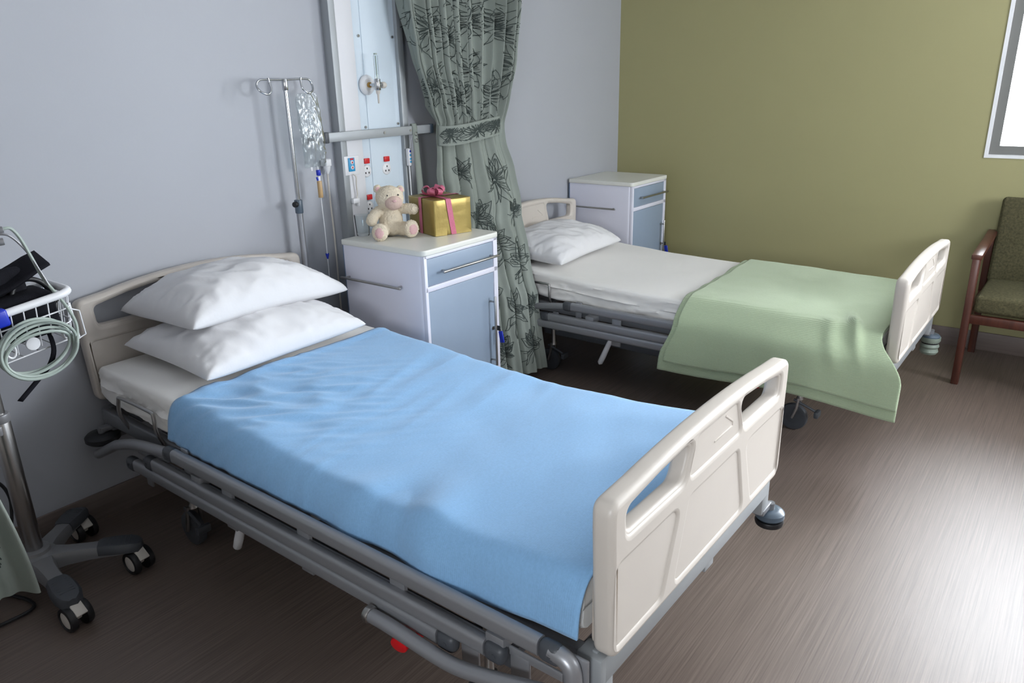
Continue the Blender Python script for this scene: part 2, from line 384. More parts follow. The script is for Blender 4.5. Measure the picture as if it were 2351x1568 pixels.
def make_bed():
    t = thing('hospital_bed', '-', 'bed')
    fb = board(.446, .797, .820, .655)
    o = sub(t, 'footboard', fb, BOARD, 'moulded cream plastic footboard with two grip holes', ang=30); o.location = (0, -LB+.025, 0)
    hb = board(.468, .838, .885, .685)
    o = sub(t, 'headboard', hb, BOARD, 'taller cream plastic headboard with arched top', ang=30); o.location = (0, -.025, 0)
    # mattress platform and its side beams
    f = B()
    for sx in (-1, 1): f.tube([V(sx*.442, -.06, .418), V(sx*.442, -2.09, .418)], 0, sect=rsect(.03, .052, .006))
    for y in (-.075, -.75, -1.4, -2.085): f.box(V(0, y, .42), (.86, .04, .035), .005)
    for k in range(9): f.box(V(0, -.2-.22*k, .432), (.82, .09, .012), .003)
    sub(t, 'mattress_platform', f, GREY)
    f = B(); f.box(V(0, -LB+.035, .408), (.90, .03, .062), .005)
    for sx in (-1, 1): f.box(V(sx*.437, -LB+.05, .385), (.05, .06, .12), .006); f.box(V(sx*.437, -LB+.045, .43), (.02, .012, .04), .002)
    f.box(V(.06, -LB+.03, .370), (.05, .012, .028), .003)
    sub(t, 'foot_end_frame', f, ALU)
    f = B(); f.box(V(0, -.05, .42), (.90, .035, .05), .005)
    for sx in (-1, 1): f.box(V(sx*.43, -.075, .39), (.05, .06, .1), .006); f.tube([V(sx*.38, -.06, .455), V(sx*.33, -.09, .46), V(sx*.30, -.06, .455)], .009, 8, smooth=4)
    sub(t, 'head_end_frame', f, GREY)
    # chassis
    f = B()
    for sx in (-1, 1):
        f.tube([V(sx*.36, -.38, .225), V(sx*.36, -1.84, .225)], 0, sect=rsect(.03, .05, .006))
        f.tube([V(sx*.30, -.60, .24), V(sx*.30, -1.15, .40)], 0, sect=rsect(.02, .04, .005))
        f.tube([V(sx*.33, -1.75, .24), V(sx*.33, -1.25, .40)], 0, sect=rsect(.02, .04, .005))
    for y in (-.42, -1.1, -1.8): f.box(V(0, y, .225), (.74, .05, .05), .005)
    f.box(V(.02, -1.28, .265), (.22, .5, .07), .012); f.cyl(V(.05, -.62, .26), V(.05, -1.2, .26), .025)
    sub(t, 'chassis', f, DKGREY)
    for sx in (-1, 1):
        for y in (-.448, -1.775): caster(t, sx*.385, y)
    # bumper rollers at the corners
    for sx in (-1, 1):
        for y, z in ((-.09, .358), (-LB+.02, .30)):
            g = B(); zz = z; rr = .058 if y > -1 else .042; g.lathe([(0, 0), (rr-.008, 0), (rr, .008), (rr, .022), (rr-.008, .030), (.02, .032), (0, .032)], (sx*.485, y, zz-.016), n=28)
            bp_ = sub(t, 'corner_bumper', g, BLACK if y > -1 else BLUEGREY, None if y > -1 else 'blue grey roller bumper')
            g = B(); g.box(V(sx*.455, y+(.0 if y > -1 else .012), zz+.028), (.07, .03, .018), .004); g.cyl(V(sx*.485, y, zz+.012), V(sx*.485, y, zz+.036), .012)
            sub(bp_, 'bumper_bracket', g, GREY)
            if y < -1:
                g = B(); g.lathe([(0, -.001), (.039, 0), (.0415, -.006), (.039, -.016), (0, -.016)], (sx*.485, y, zz-.017), n=28); sub(bp_, 'bumper_tread', g, BLACK)
    # folded side rails: three bars, end caps and swing links on each side
    for sx in (-1, 1):
        lk = B(); X = sx*.507; arms = []; lk.box(V(X-sx*.019, -1.21, .388), (.006, 1.70, .022), .002)
        bars = ((.645, 2.020, .460), (.505, 1.878, .386), (.375, 1.738, .344))
        for k, (v0, v1, z) in enumerate(bars):
            lk.box(V(X-sx*.018, -(v0+.03), z-.025), (.008, .035, .10), .003)
            lk.box(V(X-sx*.018, -(v1+.075), z-.045), (.008, .05, .09), .003)
        arm_ = B(); arm_.tube([V(X, -.080, .296), V(X, -.16, .336), V(X, -.235, .374), V(X, -.27, .388), V(X, -.40, .426), V(X, -.60, .456)], .0175, 12, smooth=5)
        arms.append(('swing_arm', arm_)); arm_ = B(); arm_.tube([V(X+sx*.036, -1.545, .330), V(X+sx*.036, -1.62, .330), V(X+sx*.036, -1.76, .322), V(X+sx*.036, -1.84, .328), V(X+sx*.03, -1.95, .352), V(X+sx*.022, -2.05, .375)], .0175, 12, smooth=5)
        arms.append(('swing_arm', arm_)); arm_ = B(); arm_.tube([V(X, -2.045, .463), V(X, -2.08, .455), V(X, -2.095, .425), V(X, -2.096, .34)], .019, 12, smooth=5)
        arms.append(('end_post', arm_))
        for v in (.9, 1.25, 1.6): lk.box(V(sx*.495, -v, .37), (.012, .05, .15), .003)
        for v in (.75, 1.9): lk.box(V(sx*.475, -v, .41), (.07, .05, .03), .004)
        sr = sub(t, 'side_rail', lk, RAIL)
        for nm_, a_ in arms: sub(sr, nm_, a_, RAIL)
        for k, (v0, v1, z) in enumerate(bars):
            g = B(); g.tube([V(X, -v0, z), V(X, -v1, z)], 0, sect=rsect(.030, .043, .012, 4)); sub(sr, 'rail_bar', g, RAIL)
            for v, d in ((v0, -1), (v1, 1)):
                g = B(); g.box(V(X, -(v+d*.025), z-.002), (.034, .056, .048), .016, 4); g.cyl(V(X+sx*.016, -(v+d*.03), z), V(X+sx*.0185, -(v+d*.03), z), .005, 10)
                sub(sr, 'rail_end_cap', g, DKGREY, 'dark grey end cap')
        g = B(); g.cyl(V(X+sx*.036, -1.552, .330), V(X+sx*.036, -1.534, .331), .0215, 18, .004); sub(sr, 'grip_end', g, STEEL)
        g = B(); g.cyl(V(sx*.512, -1.62, .276), V(sx*.534, -1.625, .272), .023, 18, .004); g.cyl(V(sx*.47, -1.65, .28), V(sx*.513, -1.625, .276), .008)
        sub(t, 'release_knob', g, RED, 'red round release knob')
        g = B(); g.tube([V(sx*.42, -.86, .335), V(sx*.42, -.838, .295)], .006, 8); sub(t, 'lever_stem', g, STEEL)
        g = B(); g.tube([V(sx*.42, -.838, .295), V(sx*.42, -.82, .262), V(sx*.42, -.78, .17), V(sx*.42, -.765, .138), V(sx*.42, -.76, .13)], [.010, .013, .015, .014, .006], 12); sub(t, 'release_lever', g, WHITEP, 'white lever hanging under the rail')
        g = B(); g.tube([V(sx*.448, -.245, .41), V(sx*.475, -.245, .48), V(sx*.475, -.255, .535), V(sx*.475, -.28, .548), V(sx*.475, -.46, .548), V(sx*.475, -.483, .535), V(sx*.475, -.485, .48), V(sx*.448, -.485, .41)], .0065, 10, smooth=4)
        sub(t, 'mattress_retainer', g, STEEL, 'bent steel wire loop holding the mattress')
    return t
BED1 = (-3.3308, -.0237, radians(-.644)); BED2 = (-1.2416, -.1024, radians(-.156)); DZ2 = -.036
bed1 = make_bed()
bed2 = copy_tree(bed1)
bed1.location = (BED1[0], BED1[1], 0); bed1.rotation_euler = (0, 0, BED1[2])
bed2.location = (BED2[0], BED2[1], 0); bed2.rotation_euler = (0, 0, BED2[2])
bed1['label'] = 'nearest hospital bed with cream end boards, carrying the blue blanket'
bed2['label'] = 'far hospital bed by the olive wall, carrying the green blanket'
for o in (bed1, bed2): o['group'] = 'hospital beds'
for c in bed2.children:
    if c.name.split('.')[0] not in ('caster', 'chassis', 'lever_stem', 'release_lever'): c.location.z += DZ2
    if c.name.split('.')[0] in ('lever_stem', 'release_lever'): c.location.z += DZ2*.5
for sx in (1,):
    g = B(); g.lathe([(0, 0), (.036, 0), (.043, .012), (.038, .028), (.044, .04), (.038, .055), (.046, .07), (.046, .086), (0, .086)], (sx*.485, -LB+.02, .178), n=24)
    sub(bed2, 'bumper_boot', g, BOOT, 'pale green ribbed boot below the roller bumper')
def bedpt(B_, u, v, z):
    bx, by, a = B_; return V(bx+u*cos(a)+v*sin(a), by+u*sin(a)-v*cos(a), z)

# ------------------------------------------------------------------ mattresses (local frame of the bed)
TOP1 = [(0, .607), (.25, .602), (.5, .594), (.8, .578), (1.15, .556), (1.4, .550), (1.7, .564), (2.12, .600)]
TOP2 = [(0, .576), (.25, .573), (.5, .554), (.75, .538), (1.1, .530), (1.5, .528), (1.8, .520), (2.12, .512)]
def mattress(B_, TOP, seed, label):
    b = B(); W, T, r = .445, .128, .018; nv = 150; rows = []
    sect = []          # (u, depth below top, side flag)
    for k in range(25): sect.append((lerp(-W+r, W-r, k/24), 0, 0))
    for k in range(1, 6): a = pi/2*k/6; sect.append((W-r+r*sin(a), r*(1-cos(a)), 0))
    for k in range(12): sect.append((W, lerp(r, T-.02, k/11), 1))
    for k in range(1, 5): a = pi/2*k/5; sect.append((W-.02+.02*cos(a), T-.02+.02*sin(a), 1))
    for k in range(1, 8): sect.append((lerp(W-.02, -W+.02, k/8), T, 0))
    for (u, d, f) in [(s[0], s[1], s[2]) for s in sect[25:46]][::-1]: sect.append((-u, d, f))
    for i in range(nv+1):
        v = lerp(.058, 2.078, i/nv); z = tab(v, TOP); row = []
        e = min(1, (min(i, nv-i))/4)
        for u, d, f in sect:
            if f:
                q = fn(v*9+d*34, d*20, seed, 1)*.010 + fn(v*22-d*46, d*30, seed+4, 1)*.006 + (.007 if d > .062 else 0) - .012*exp(-((d-.062)/.008)**2)
                q *= (.7+.3*e); u2 = u+math.copysign(q, u)
            else: u2 = u
            dz = fn(u*4, v*4, seed, 1)*.003*(1 if d == 0 else 0)+(fn(u*2+v*1.5, v*9-u*3, seed+2, 1)*.0025 if d == 0 else 0)
            sh = .009*(1-sqrt(max(0, 1-(1-e)**2)))
            row.append(V(u2*(1-.012*(1-e)), -v, z-d+dz-(sh if d < .06 else -sh)))
        rows.append(row)
    vs = b.grid(rows, wrapv=True)
    b.bm.faces.new(vs[0][::-1]); b.bm.faces.new(vs[-1])
    o = ob('mattress', b, SHEET, None, label, 'mattress', 'fitted sheet mattresses', ang=60)
    o.location = (B_[0], B_[1], 0); o.rotation_euler = (0, 0, B_[2]); return o
mattress(BED1, TOP1, 3.1, 'white sheeted mattress under the blue blanket on the nearest bed')
mattress(BED2, TOP2, 8.7, 'white sheeted mattress under the green blanket on the far bed')

# ------------------------------------------------------------------ blankets
def spline_len(pts, k=8):
    P, _ = resample([V(p[0], p[1], 0) for p in pts], [0]*len(pts), k); L = [0]
    for a, c in zip(P, P[1:]): L.append(L[-1]+(c-a).length)
    def at(d):
        for q in range(len(P)-1):
            if L[q+1] >= d: return P[q].lerp(P[q+1], (d-L[q])/max(1e-9, L[q+1]-L[q]))
        return P[-1]+(P[-1]-P[-2]).normalized()*(d-L[-1])
    return at
def blanket(B_, TOP, name, m, label, v0f, v1f, hangL, hangR, wr, prof, gap=.006, thick=.006, layers=((0, 0),), n_u=130, n_v=150):
    """prof: points (across, drop) from the flat top over the shoulder and down the side; hang = cloth length past the first point"""
    b = B(); at = spline_len(prof); fl = prof[0][0]
    for (ofs, shrink) in layers:
        rows = []
        for i in range(n_u+1):
            t = i/n_u; row = []
            for j in range(n_v+1):
                q = j/n_v; hl = hangL(q)-shrink; hr = hangR(q)
                s = lerp(-(fl+hl), fl+hr, t); a = abs(s); sg = -1 if s < 0 else 1
                v = lerp(v0f(s)+shrink*.8, v1f(s), q); z0 = tab(min(v, 2.1), TOP)+gap+ofs; drop = 0
                if a <= fl: u = s; z = z0
                else: p = at(a-fl); u = sg*(p.x+ofs*min(1, -p.y/.05)); z = z0+p.y; drop = min(1, -p.y/.06)
                n = wr(s, v, drop); z += n*(1-drop); u += sg*n*drop
                row.append(V(u, -v, z))
            rows.append(row)
        b.grid(rows)
    o = ob(name, b, m, None, label, 'blanket', ang=70)
    o.location = (B_[0], B_[1], 0); o.rotation_euler = (0, 0, B_[2])
    md = o.modifiers.new('thickness', 'SOLIDIFY'); md.thickness = thick; md.offset = 1
    return o
def wr_blue(s, v, d):
    n = .004*fn(s*3, v*3, .3)+.0025*fn(s*7+v*3, v*8, 2.)
    # creases fanning from the left top corner
    k = exp(-((v-.72)/.35)**2)*exp(-((s+.25)/.35)**2)
    n += .010*k*(1-abs(fn(s*5+v*3, (v*1.0-s*.9)*15, 5.))*2.2)
    # soft creases across
    n += .004*exp(-((v-1.0)/.45)**2)*(1-2*abs(fn(s*2.0, v*13+s*2, 9.)))
    # hem and folded top edge
    n += .005*exp(-((v-.585)/.012)**2)
    if d > 0: n += d*(.007*fn(v*5, s*3, 7)+.006*fn(v*2.2, 1.5, 11))
    n += .020*exp(-(((v-1.66+.35*(s+.45))/.07)**2+((s+.42)/.14)**2)) - .014*exp(-(((v-1.52)/.08)**2+((s+.46)/.10)**2)) + .016*exp(-(((v-1.42)/.06)**2+((s+.44)/.10)**2)) - .012*exp(-(((v-1.90)/.09)**2+((s+.50)/.09)**2))
    return max(n, -.004) + .002
blanket(BED1, TOP1, 'blanket', BLUEB, 'plain blue wool blanket spread over the nearest bed',
        lambda s: .563+.006*fn(s*3, 0, 1)+.012*max(0, -s-.45)*4, lambda s: 2.088, lambda q: .150-.026*q+.006*sin(q*11)+.006*fn(q*7, 0, 3)+.036*sm((q-.62)/.30), lambda q: .18+.01*sin(q*7), wr_blue,
        [(.40, 0), (.425, -.003), (.447, -.018), (.461, -.048), (.468, -.09), (.472, -.14)])
def wr_green(s, v, d):
    n = .003*fn(s*4, v*4, .3)+.0015*fn(s*11, v*12, 2.)
    if d > 0: n += d*(.003+.006*fn(v*4, s*1.2, 7)+.005*fn(v*2+.7, 1.5, 11)+.012*(1+sin(v*8.3+1))*min(1, max(0, abs(s)-.58)*4))
    n += .030*exp(-((v-2.00+(s+.5)*.35)/.022)**2)*exp(-((s+.44)/.10)**2)
    n += .016*exp(-((v-1.90+(s+.5)*.3)/.03)**2)*exp(-((s+.50)/.09)**2)
    n += .004*exp(-((v-1.185)/.012)**2)
    return max(n, -.003) + .002
blanket(BED2, TOP2, 'blanket', GREENB, 'pale green ribbed blanket folded double over the foot of the far bed',
        lambda s: 1.20-.045*s+.02*fn(s*7, 0, 3)-.075*sm((-s-.55)/.25), lambda s: 2.084+.110*sm((-s-.455)/.19),
        lambda q: .392+.012*sin(q*7+1)-.02*q, lambda q: .16, wr_green,
        [(.40, 0), (.435, -.004), (.462, -.018), (.500, -.050), (.534, -.080), (.551, -.115), (.560, -.19), (.568, -.34)], gap=.010, layers=((0, 0), (.012, .036)))

# ------------------------------------------------------------------ pillows
def pillow(loc, rot, label, L=.70, D=.47, T=.15, seed=0., droop=0., tilt=0., sag=None):
    b = B(); n = 64
    def P(a, c, up):
        px = .5*L*a*(1-.05*(1-c*c)*a*a); py = .5*D*c*(1-.07*(1-a*a)*c*c)
        k = max(0, (1-a**4)*(1-c**4)); e = k**.45*(.72+.28*(1-a*a)*(1-c*c))
        h = T*e*(.62 if up else .38)
        wv = 0
        if up:
            edge = 1-min(1, k*1.2)
            wv = .013*k**.5*fn(a*3.2+c*1.2, c*2.6-a, seed) + .009*k**.4*(1-2*abs(fn(a*5+c*2.5, c*2-a*1.5, seed+3))) + .012*k**.3*edge*fn(a*10, c*10, seed+7)
        z = (h+wv) if up else -h*.8
        z += droop*(-(a*a)*.04) + (sag(a, c) if sag else 0)
        return V(px, py, z)
    pts = [lerp(-1, 1, i/n) for i in range(n+1)]; pts = [sin(x*pi/2)*.35+x*.65 for x in pts]
    g = lambda up: [[P(a, c, up) for c in pts] for a in pts]
    b.grid(g(True)); b.grid(g(False))
    bmesh.ops.remove_doubles(b.bm, verts=b.bm.verts[:], dist=.0006)
    o = ob('pillow', b, PILLOW, None, label, 'pillow', 'white pillows', ang=75)
    o.location = loc; o.rotation_euler = rot; return o
pillow(bedpt(BED1, -.005, .34, .655), (radians(3), 0, BED1[2]+radians(2)), 'lower white pillow lying flat on the nearest bed', .69, .50, .17, 2.2, 0)
pillow(bedpt(BED1, .034, .245, .787), (radians(0), radians(2.5), BED1[2]+radians(4)), 'upper white pillow stacked on another pillow on the nearest bed', .69, .43, .19, 6.4, .6)
pillow(bedpt(BED2, -.045, .25, .628), (radians(5), 0, BED2[2]+radians(4)), 'single white pillow on the far bed', .72, .46, .17, 4.1, .2)

# ------------------------------------------------------------------ bedside cabinets
CW, CD, CH = .480, .4713, .8826
def make_cabinet():
    t = thing('bedside_cabinet', '-', 'cabinet')
    b = B(); out = rpoly([(0, 0), (CW, 0), (CW, CD), (0, CD)], [.028, .028, .004, .004], 8)
    zt = CH-.024
    sh = plate([out], (zt-.03)/2, .002); b.merge_mesh(sh, Matrix.Translation((0, 0, .03+(zt-.03)/2)))
    b.box2((.02, .03, 0), (CW-.02, CD-.01, .04), .003)
    # face frame round the drawer and the door
    zs = [(.10, .023, .446)]
    for a, c in (((.004, -.010, .845), (CW-.004, .012, zt)), ((.004, -.010, .706), (CW-.004, .012, .729)), ((.004, -.010, .04), (CW-.004, .012, .095)),
                 ((.003, -.010, .04), (.020, .012, zt)), ((.449, -.010, .04), (CW-.003, .012, zt))): b.box2(a, c, .003)
    sub(t, 'body', b, CABW)
    b = B(); o2 = rpoly([(-.008, -.016), (CW+.008, -.016), (CW+.008, CD), (-.008, CD)], [.03, .03, .004, .004], 8)
    b.merge_mesh(plate([o2], .012, .005), Matrix.Translation((0, 0, CH-.012))); sub(t, 'top', b, CABTOP, 'cream laminate top')
    b = B(); b.box2((.006, CD, .05), (CW-.006, CD+.012, CH-.03), .002); sub(t, 'back_panel', b, BACKBL, 'dark blue grey back panel')
    b = B(); b.box2((.0215, -.007, .7305), (.4475, .012, .8435), .003); dr = sub(t, 'drawer', b, CABGR, 'blue grey drawer front')
    def handle(pa, pb, off, r=.0055):
        h = B(); pa, pb, off = Vector(pa), Vector(pb), Vector(off); d = (pb-pa).normalized()
        h.cyl(pa+off, pb+off, r, 14, .0015)
        for p in (pa+d*.025, pb-d*.025): h.cyl(p, p+off, .0045, 10)
        return h
    sub(dr, 'drawer_handle', handle((.085, -.008, .783), (.452, -.008, .783), (0, -.03, 0)), STEEL, 'satin steel bar handle')
    b = B(); b.box2((.0215, -.007, .0965), (.4475, .012, .7045), .003); do = sub(t, 'door', b, CABGR, 'blue grey cupboard door')
    sub(do, 'door_handle', handle((.415, -.008, .60), (.415, -.008, .27), (0, -.03, 0)), STEEL, 'vertical satin steel bar handle')
    sub(t, 'towel_bar', handle((0, .10, .718), (0, .47, .718), (-.03, 0, 0)), STEEL, 'satin steel bar on the side')
    b = B(); b.cyl(V(.432, -.006, .442), V(.432, -.010, .442), .009, 16); sub(do, 'lock', b, STEEL)
    return t
C1 = (-2.2357-CW, -.6526); C2 = (-.657, -.4745)
cab1 = make_cabinet(); cab2 = copy_tree(cab1)
cab1.location = (*C1, 0); cab2.location = (*C2, 0); cab2.scale = (.9644, .9644, 1.025)
cab1['label'] = 'white bedside cabinet with grey doors, teddy bear and gift on top'
cab2['label'] = 'white bedside cabinet in the corner with an empty top'
for o in (cab1, cab2): o['group'] = 'bedside cabinets'
def key(loc, label):
    t = thing('door_key', label, 'key', loc, 0, 'cabinet keys')
    b = B(); b.cyl(V(0, -.011, .442), V(0, -.022, .442), .003, 8); b.box(V(0, -.030, .442), (.006, .02, .024), .003); sub(t, 'key_bow', b, BLACK)
    b = B(); b.tube([V(0, -.036, .44)+V(0, .008*sin(a), .008*cos(a)-.004) for a in [2*pi*k/12 for k in range(12)]], .0012, 6, closed=True); sub(t, 'ring', b, STEEL)
    b = B(); b.box(V(0, -.045, .402), (.008, .024, .056), .004, 3, Matrix.Rotation(radians(-10), 3, 'X')); sub(t, 'fob', b, BLUEP, 'blue plastic key fob')
key((C1[0]+.445, C1[1], 0), 'key with a blue fob in the door of the cabinet holding the teddy bear')
key((C2[0]+.429, C2[1], .011), 'key with a blue fob in the door of the corner cabinet')

# ------------------------------------------------------------------ things on the near cabinet
b = B(); gx, gy = C1[0]+.098, C1[1]+.445
b.lathe([(0, .001), (.026, .001), (.028, .004), (.0335, .090), (.0335, .0925), (.0315, .0925), (.0268, .016), (.022, .0145), (0, .014)], n=32)
o = ob('drinking_glass', b, GLASSM, None, 'clear glass tumbler standing beside the teddy bear', 'glass'); o.location = (gx, gy, CH)

def remeshed(b, vox, mats, disp=0., dscale=120., seed=0):
    o = bpy.data.objects.new('tmp', mesh_of('tmp', b, mats)); COL.objects.link(o)
    md = o.modifiers.new('r', 'REMESH'); md.mode = 'VOXEL'; md.voxel_size = vox
    s_ = o.modifiers.new('s', 'SMOOTH'); s_.iterations = 4; s_.factor = .5
    dg = bpy.context.evaluated_depsgraph_get(); me = bpy.data.meshes.new_from_object(o.evaluated_get(dg)); bpy.data.objects.remove(o)
    me.materials.clear()
    for m in (mats if isinstance(mats, list) else [mats]): me.materials.append(m)
    if disp:
        ns = [v.normal.copy() for v in me.vertices]
        for v, n in zip(me.vertices, ns):
            p = v.co*dscale; v.co += n*disp*(noise.noise(p+V(seed, 0, 0))+.6*noise.noise(p*2.3))
    me.polygons.foreach_set('use_smooth', [True]*len(me.polygons)); return me
def RX(d): return Matrix.Rotation(radians(d), 3, 'X')
def RY(d): return Matrix.Rotation(radians(d), 3, 'Y')
def RZ(d): return Matrix.Rotation(radians(d), 3, 'Z')
bear = thing('teddy_bear', 'small cream plush teddy bear sitting against the gold gift box', 'teddy bear', (C1[0]+.168, C1[1]+.335, CH), radians(-33)); bear.scale = (1.06, 1.06, 1.06)
b = B()
b.ball(V(0, .004, .062), (.050, .046, .058)); b.ball(V(0, .0, .035), (.054, .05, .034)); b.ball(V(0, 0, .105), (.035, .034, .03))
b.ball(V(-.002, -.012, .158), (.058, .048, .049), RY(8)); b.ball(V(0, -.02, .15), (.046, .04, .036))
for sx in (-1, 1): b.ball(V(sx*.046, .0, .190+sx*-.004), (.0175, .011, .018), RZ(sx*-12))
for p, r in ((V(-.050, -.006, .106), .021), (V(-.066, -.016, .096), .022), (V(-.079, -.028, .083), .023), (V(-.086, -.036, .074), .0225)): b.ball(p, r)
for p, r in ((V(.050, -.010, .110), .021), (V(.066, -.020, .110), .022), (V(.080, -.028, .109), .023), (V(.088, -.034, .108), .022)): b.ball(p, r)
for sx, fx, fy, fz in ((-1, -.066, -.088, .033), (1, .064, -.078, .036)):
    for q in (0, .25, .5, .75): b.ball(V(lerp(sx*.038, fx, q), lerp(-.02, fy, q), lerp(.030, fz, q)), lerp(.029, .028, q))
    b.ball(V(fx, fy-.008, fz+.002), (.0325, .020, .0365), RZ(sx*14))
sub(bear, 'body', remeshed(b, .0028, FUR, .0028, 230), FUR)
b = B(); b.ball(V(.006, -.050, .142), (.036, .026, .030), RX(-8)); sub(bear, 'muzzle', remeshed(b, .003, MUZ, .0010, 220), MUZ, 'pinkish plush muzzle')
for sx, fx, fy, fz in ((-1, -.066, -.088, .033), (1, .064, -.078, .036)):
    b = B(); b.ball(V(fx+sx*.004, fy-.019, fz+.001), (.0205, .0115, .024), RZ(sx*14)); sub(bear, 'paw_pad', remeshed(b, .003, PINKF, .0008, 220), PINKF, 'pink foot pad')
    b = B(); b.ball(V(sx*.046, -.008, .190+sx*-.004), (.0105, .005, .011), RZ(sx*-12)); sub(bear, 'inner_ear', b, PINKF)
    b = B(); b.ball(V(.004+sx*.022, -.0535, .173), .0034, n=12); sub(bear, 'eye', b, BLACK)
b = B(); b.ball(V(.006, -.0745, .152), (.009, .004, .005), n=14); sub(bear, 'nose', b, PINKF)

gift = thing('gift_box', 'gold paper gift box with a pink ribbon on the bedside cabinet', 'gift', (C1[0]+.241, C1[1]+.145, CH), radians(-17.2))
GW, GD, GH = .189, .225, .156
b = B(); b.box2((0, 0, 0), (GW, GD, GH), .004)
bmesh.ops.subdivide_edges(b.bm, edges=b.bm.edges[:], cuts=5, use_grid_fill=True)
for v in b.bm.verts: v.co += V(*[.0015*fn(v.co.x*25, v.co.y*25+k*7, v.co.z*25) for k in range(3)])
box = sub(gift, 'wrapped_box', b, GOLD, ang=60)
b = B()   # folded end flaps on the front
b.add([V(.004, -.0006, GH-.006), V(.060, -.0022, GH*.36), V(.060, -.0022, .0), V(.004, -.0006, .002), V(.004, .001, GH-.006), V(.060, .001, GH*.36), V(.060, .001, 0), V(.004, .001, .002)],
      [(0, 1, 2, 3), (0, 4, 5, 1), (1, 5, 6, 2), (3, 2, 6, 7), (0, 3, 7, 4)])
b.add([V(GW-.002, -.0005, .006), V(.12, -.0026, GH*.36), V(.085, -.0026, GH*.38), V(.085, -.0026, .001), V(GW-.002, -.0005, .001), V(GW-.002, .001, .006), V(.12, .001, GH*.36), V(.085, .001, GH*.38)],
      [(0, 1, 2, 3, 4), (0, 5, 6, 1), (1, 6, 7, 2)])
sub(gift, 'folded_flap', b, GOLD)
b = B(); e = .0024; rx = .083; rw = .026
def loop(pts, side): b.strip(pts, [side]*len(pts), rw)
loop([V(rx+.012, -e-.0006, .0015), V(rx, -e-.0012, GH*.5), V(rx-.010, -e, GH), V(rx-.011, 0, GH+e), V(rx-.011, GD, GH+e), V(rx-.011, GD+e, GH), V(rx-.011, GD+e, .001)], V(1, 0, 0))
ry = .115
loop([V(-e, ry, .001), V(-e, ry, GH), V(0, ry, GH+e*1.2), V(GW, ry, GH+e*1.2), V(GW+e, ry, GH), V(GW+e, ry, .001)], V(0, 1, 0))
sub(gift, 'ribbon', b, RIBBON)
b = B(); cx, cy, cz = rx-.011, ry, GH+e+.002
rnd = random.Random(4)
for k in range(11):
    a = 2*pi*k/11+rnd.uniform(-.2, .2); L = rnd.uniform(.036, .058); h = rnd.uniform(.018, .044); d = V(cos(a), sin(a), 0); sd = V(-sin(a), cos(a), 0)*.9+V(0, 0, rnd.uniform(-.4, .4))
    pts, _ = resample([V(cx, cy, cz), V(cx, cy, cz)+d*L*.55+V(0, 0, h), V(cx, cy, cz)+d*L+V(0, 0, h*.75), V(cx, cy, cz)+d*L*.8+V(0, 0, h*.25), V(cx, cy, cz+.003)], [0]*5, 5)
    b.strip(pts, [sd.normalized()]*len(pts), .024)
b.ball(V(cx, cy, cz+.010), (.012, .012, .012), n=12)
sub(gift, 'bow', b, RIBBON, ang=60)

# ------------------------------------------------------------------ medical wall panel
PX = -2.5636
pan = thing('medical_wall_panel', 'tall pale blue medical service panel with metal edges on the white wall', 'wall panel', (0, 0, 0))
b = B(); b.box2((-2.5636, -.050, .09), (-2.528, 0, ZC), .003); sub(pan, 'edge_trim', b, ALU)
b = B(); b.box2((-2.1685, -.050, .09), (-2.132, 0, ZC), .003); sub(pan, 'edge_trim', b, ALU)
b = B(); b.box2((-2.5285, -.046, .09), (-2.432, 0, ZC), .002); sub(pan, 'cable_duct', b, PANELW, 'white vertical duct cover')
b = B(); b.box2((-2.4325, -.030, .09), (-2.1680, 0, ZC)); b.box2((-2.375, -.034, .09), (-2.20, -.02, ZC), .002); sub(pan, 'backing_panel', b, PANELB)
b = B()
for x, z in ((-2.392, 1.33), (-2.185, 1.335), (-2.392, 1.72), (-2.185, 1.72), (-2.392, .93), (-2.185, .93)): b.cyl(V(x, -.029, z), V(x, -.036, z), .006, 12)
sub(pan, 'panel_screw', b, STEEL)
def socket(x, z, double=True):
    f = B(); f.lathe([(0, .004), (.024, .004), (.027, .002), (.028, 0), (0, 0)], (x, -.034, z), (0, -1, 0), 24); s_ = sub(pan, 'power_socket', f, WHITEP)
    for dx, dz in ((0, .012), (-.010, -.008), (.010, -.008)):
        f = B(); f.box(V(x+dx, -.0385, z+dz), (.005, .002, .008)); sub(s_, 'socket_slot', f, BLACK)
    f = B(); f.box(V(x+.001, -.038, z+.046), (.032, .010, .024), .002); sub(s_, 'switch_rocker', f, RED, 'red rocker switch')
socket(-2.410, 1.134); socket(-2.283, 1.132); socket(-2.412, .968)
b = B(); b.box2((-2.553, -.052, 1.128), (-2.466, -.046, 1.212), .002); pl = sub(pan, 'call_plate', b, WHITEP)
b = B(); b.box(V(-2.515, -.054, 1.174), (.036, .006, .060), .002); sub(pl, 'blue_insert', b, SKYP, 'light blue insert')
for dz in (.010, -.012):
    b = B(); b.cyl(V(-2.515, -.056, 1.174+dz), V(-2.515, -.060, 1.174+dz), .009, 16, .001); sub(pl, 'call_button', b, WHITEP)
    b = B(); b.box(V(-2.515, -.061, 1.174+dz), (.005, .002, .008)); sub(pl, 'button_mark', b, RED)
b = B(); b.box(V(-2.515, -.0575, 1.1985), (.020, .002, .007)); sub(pl, 'indicator', b, RED)
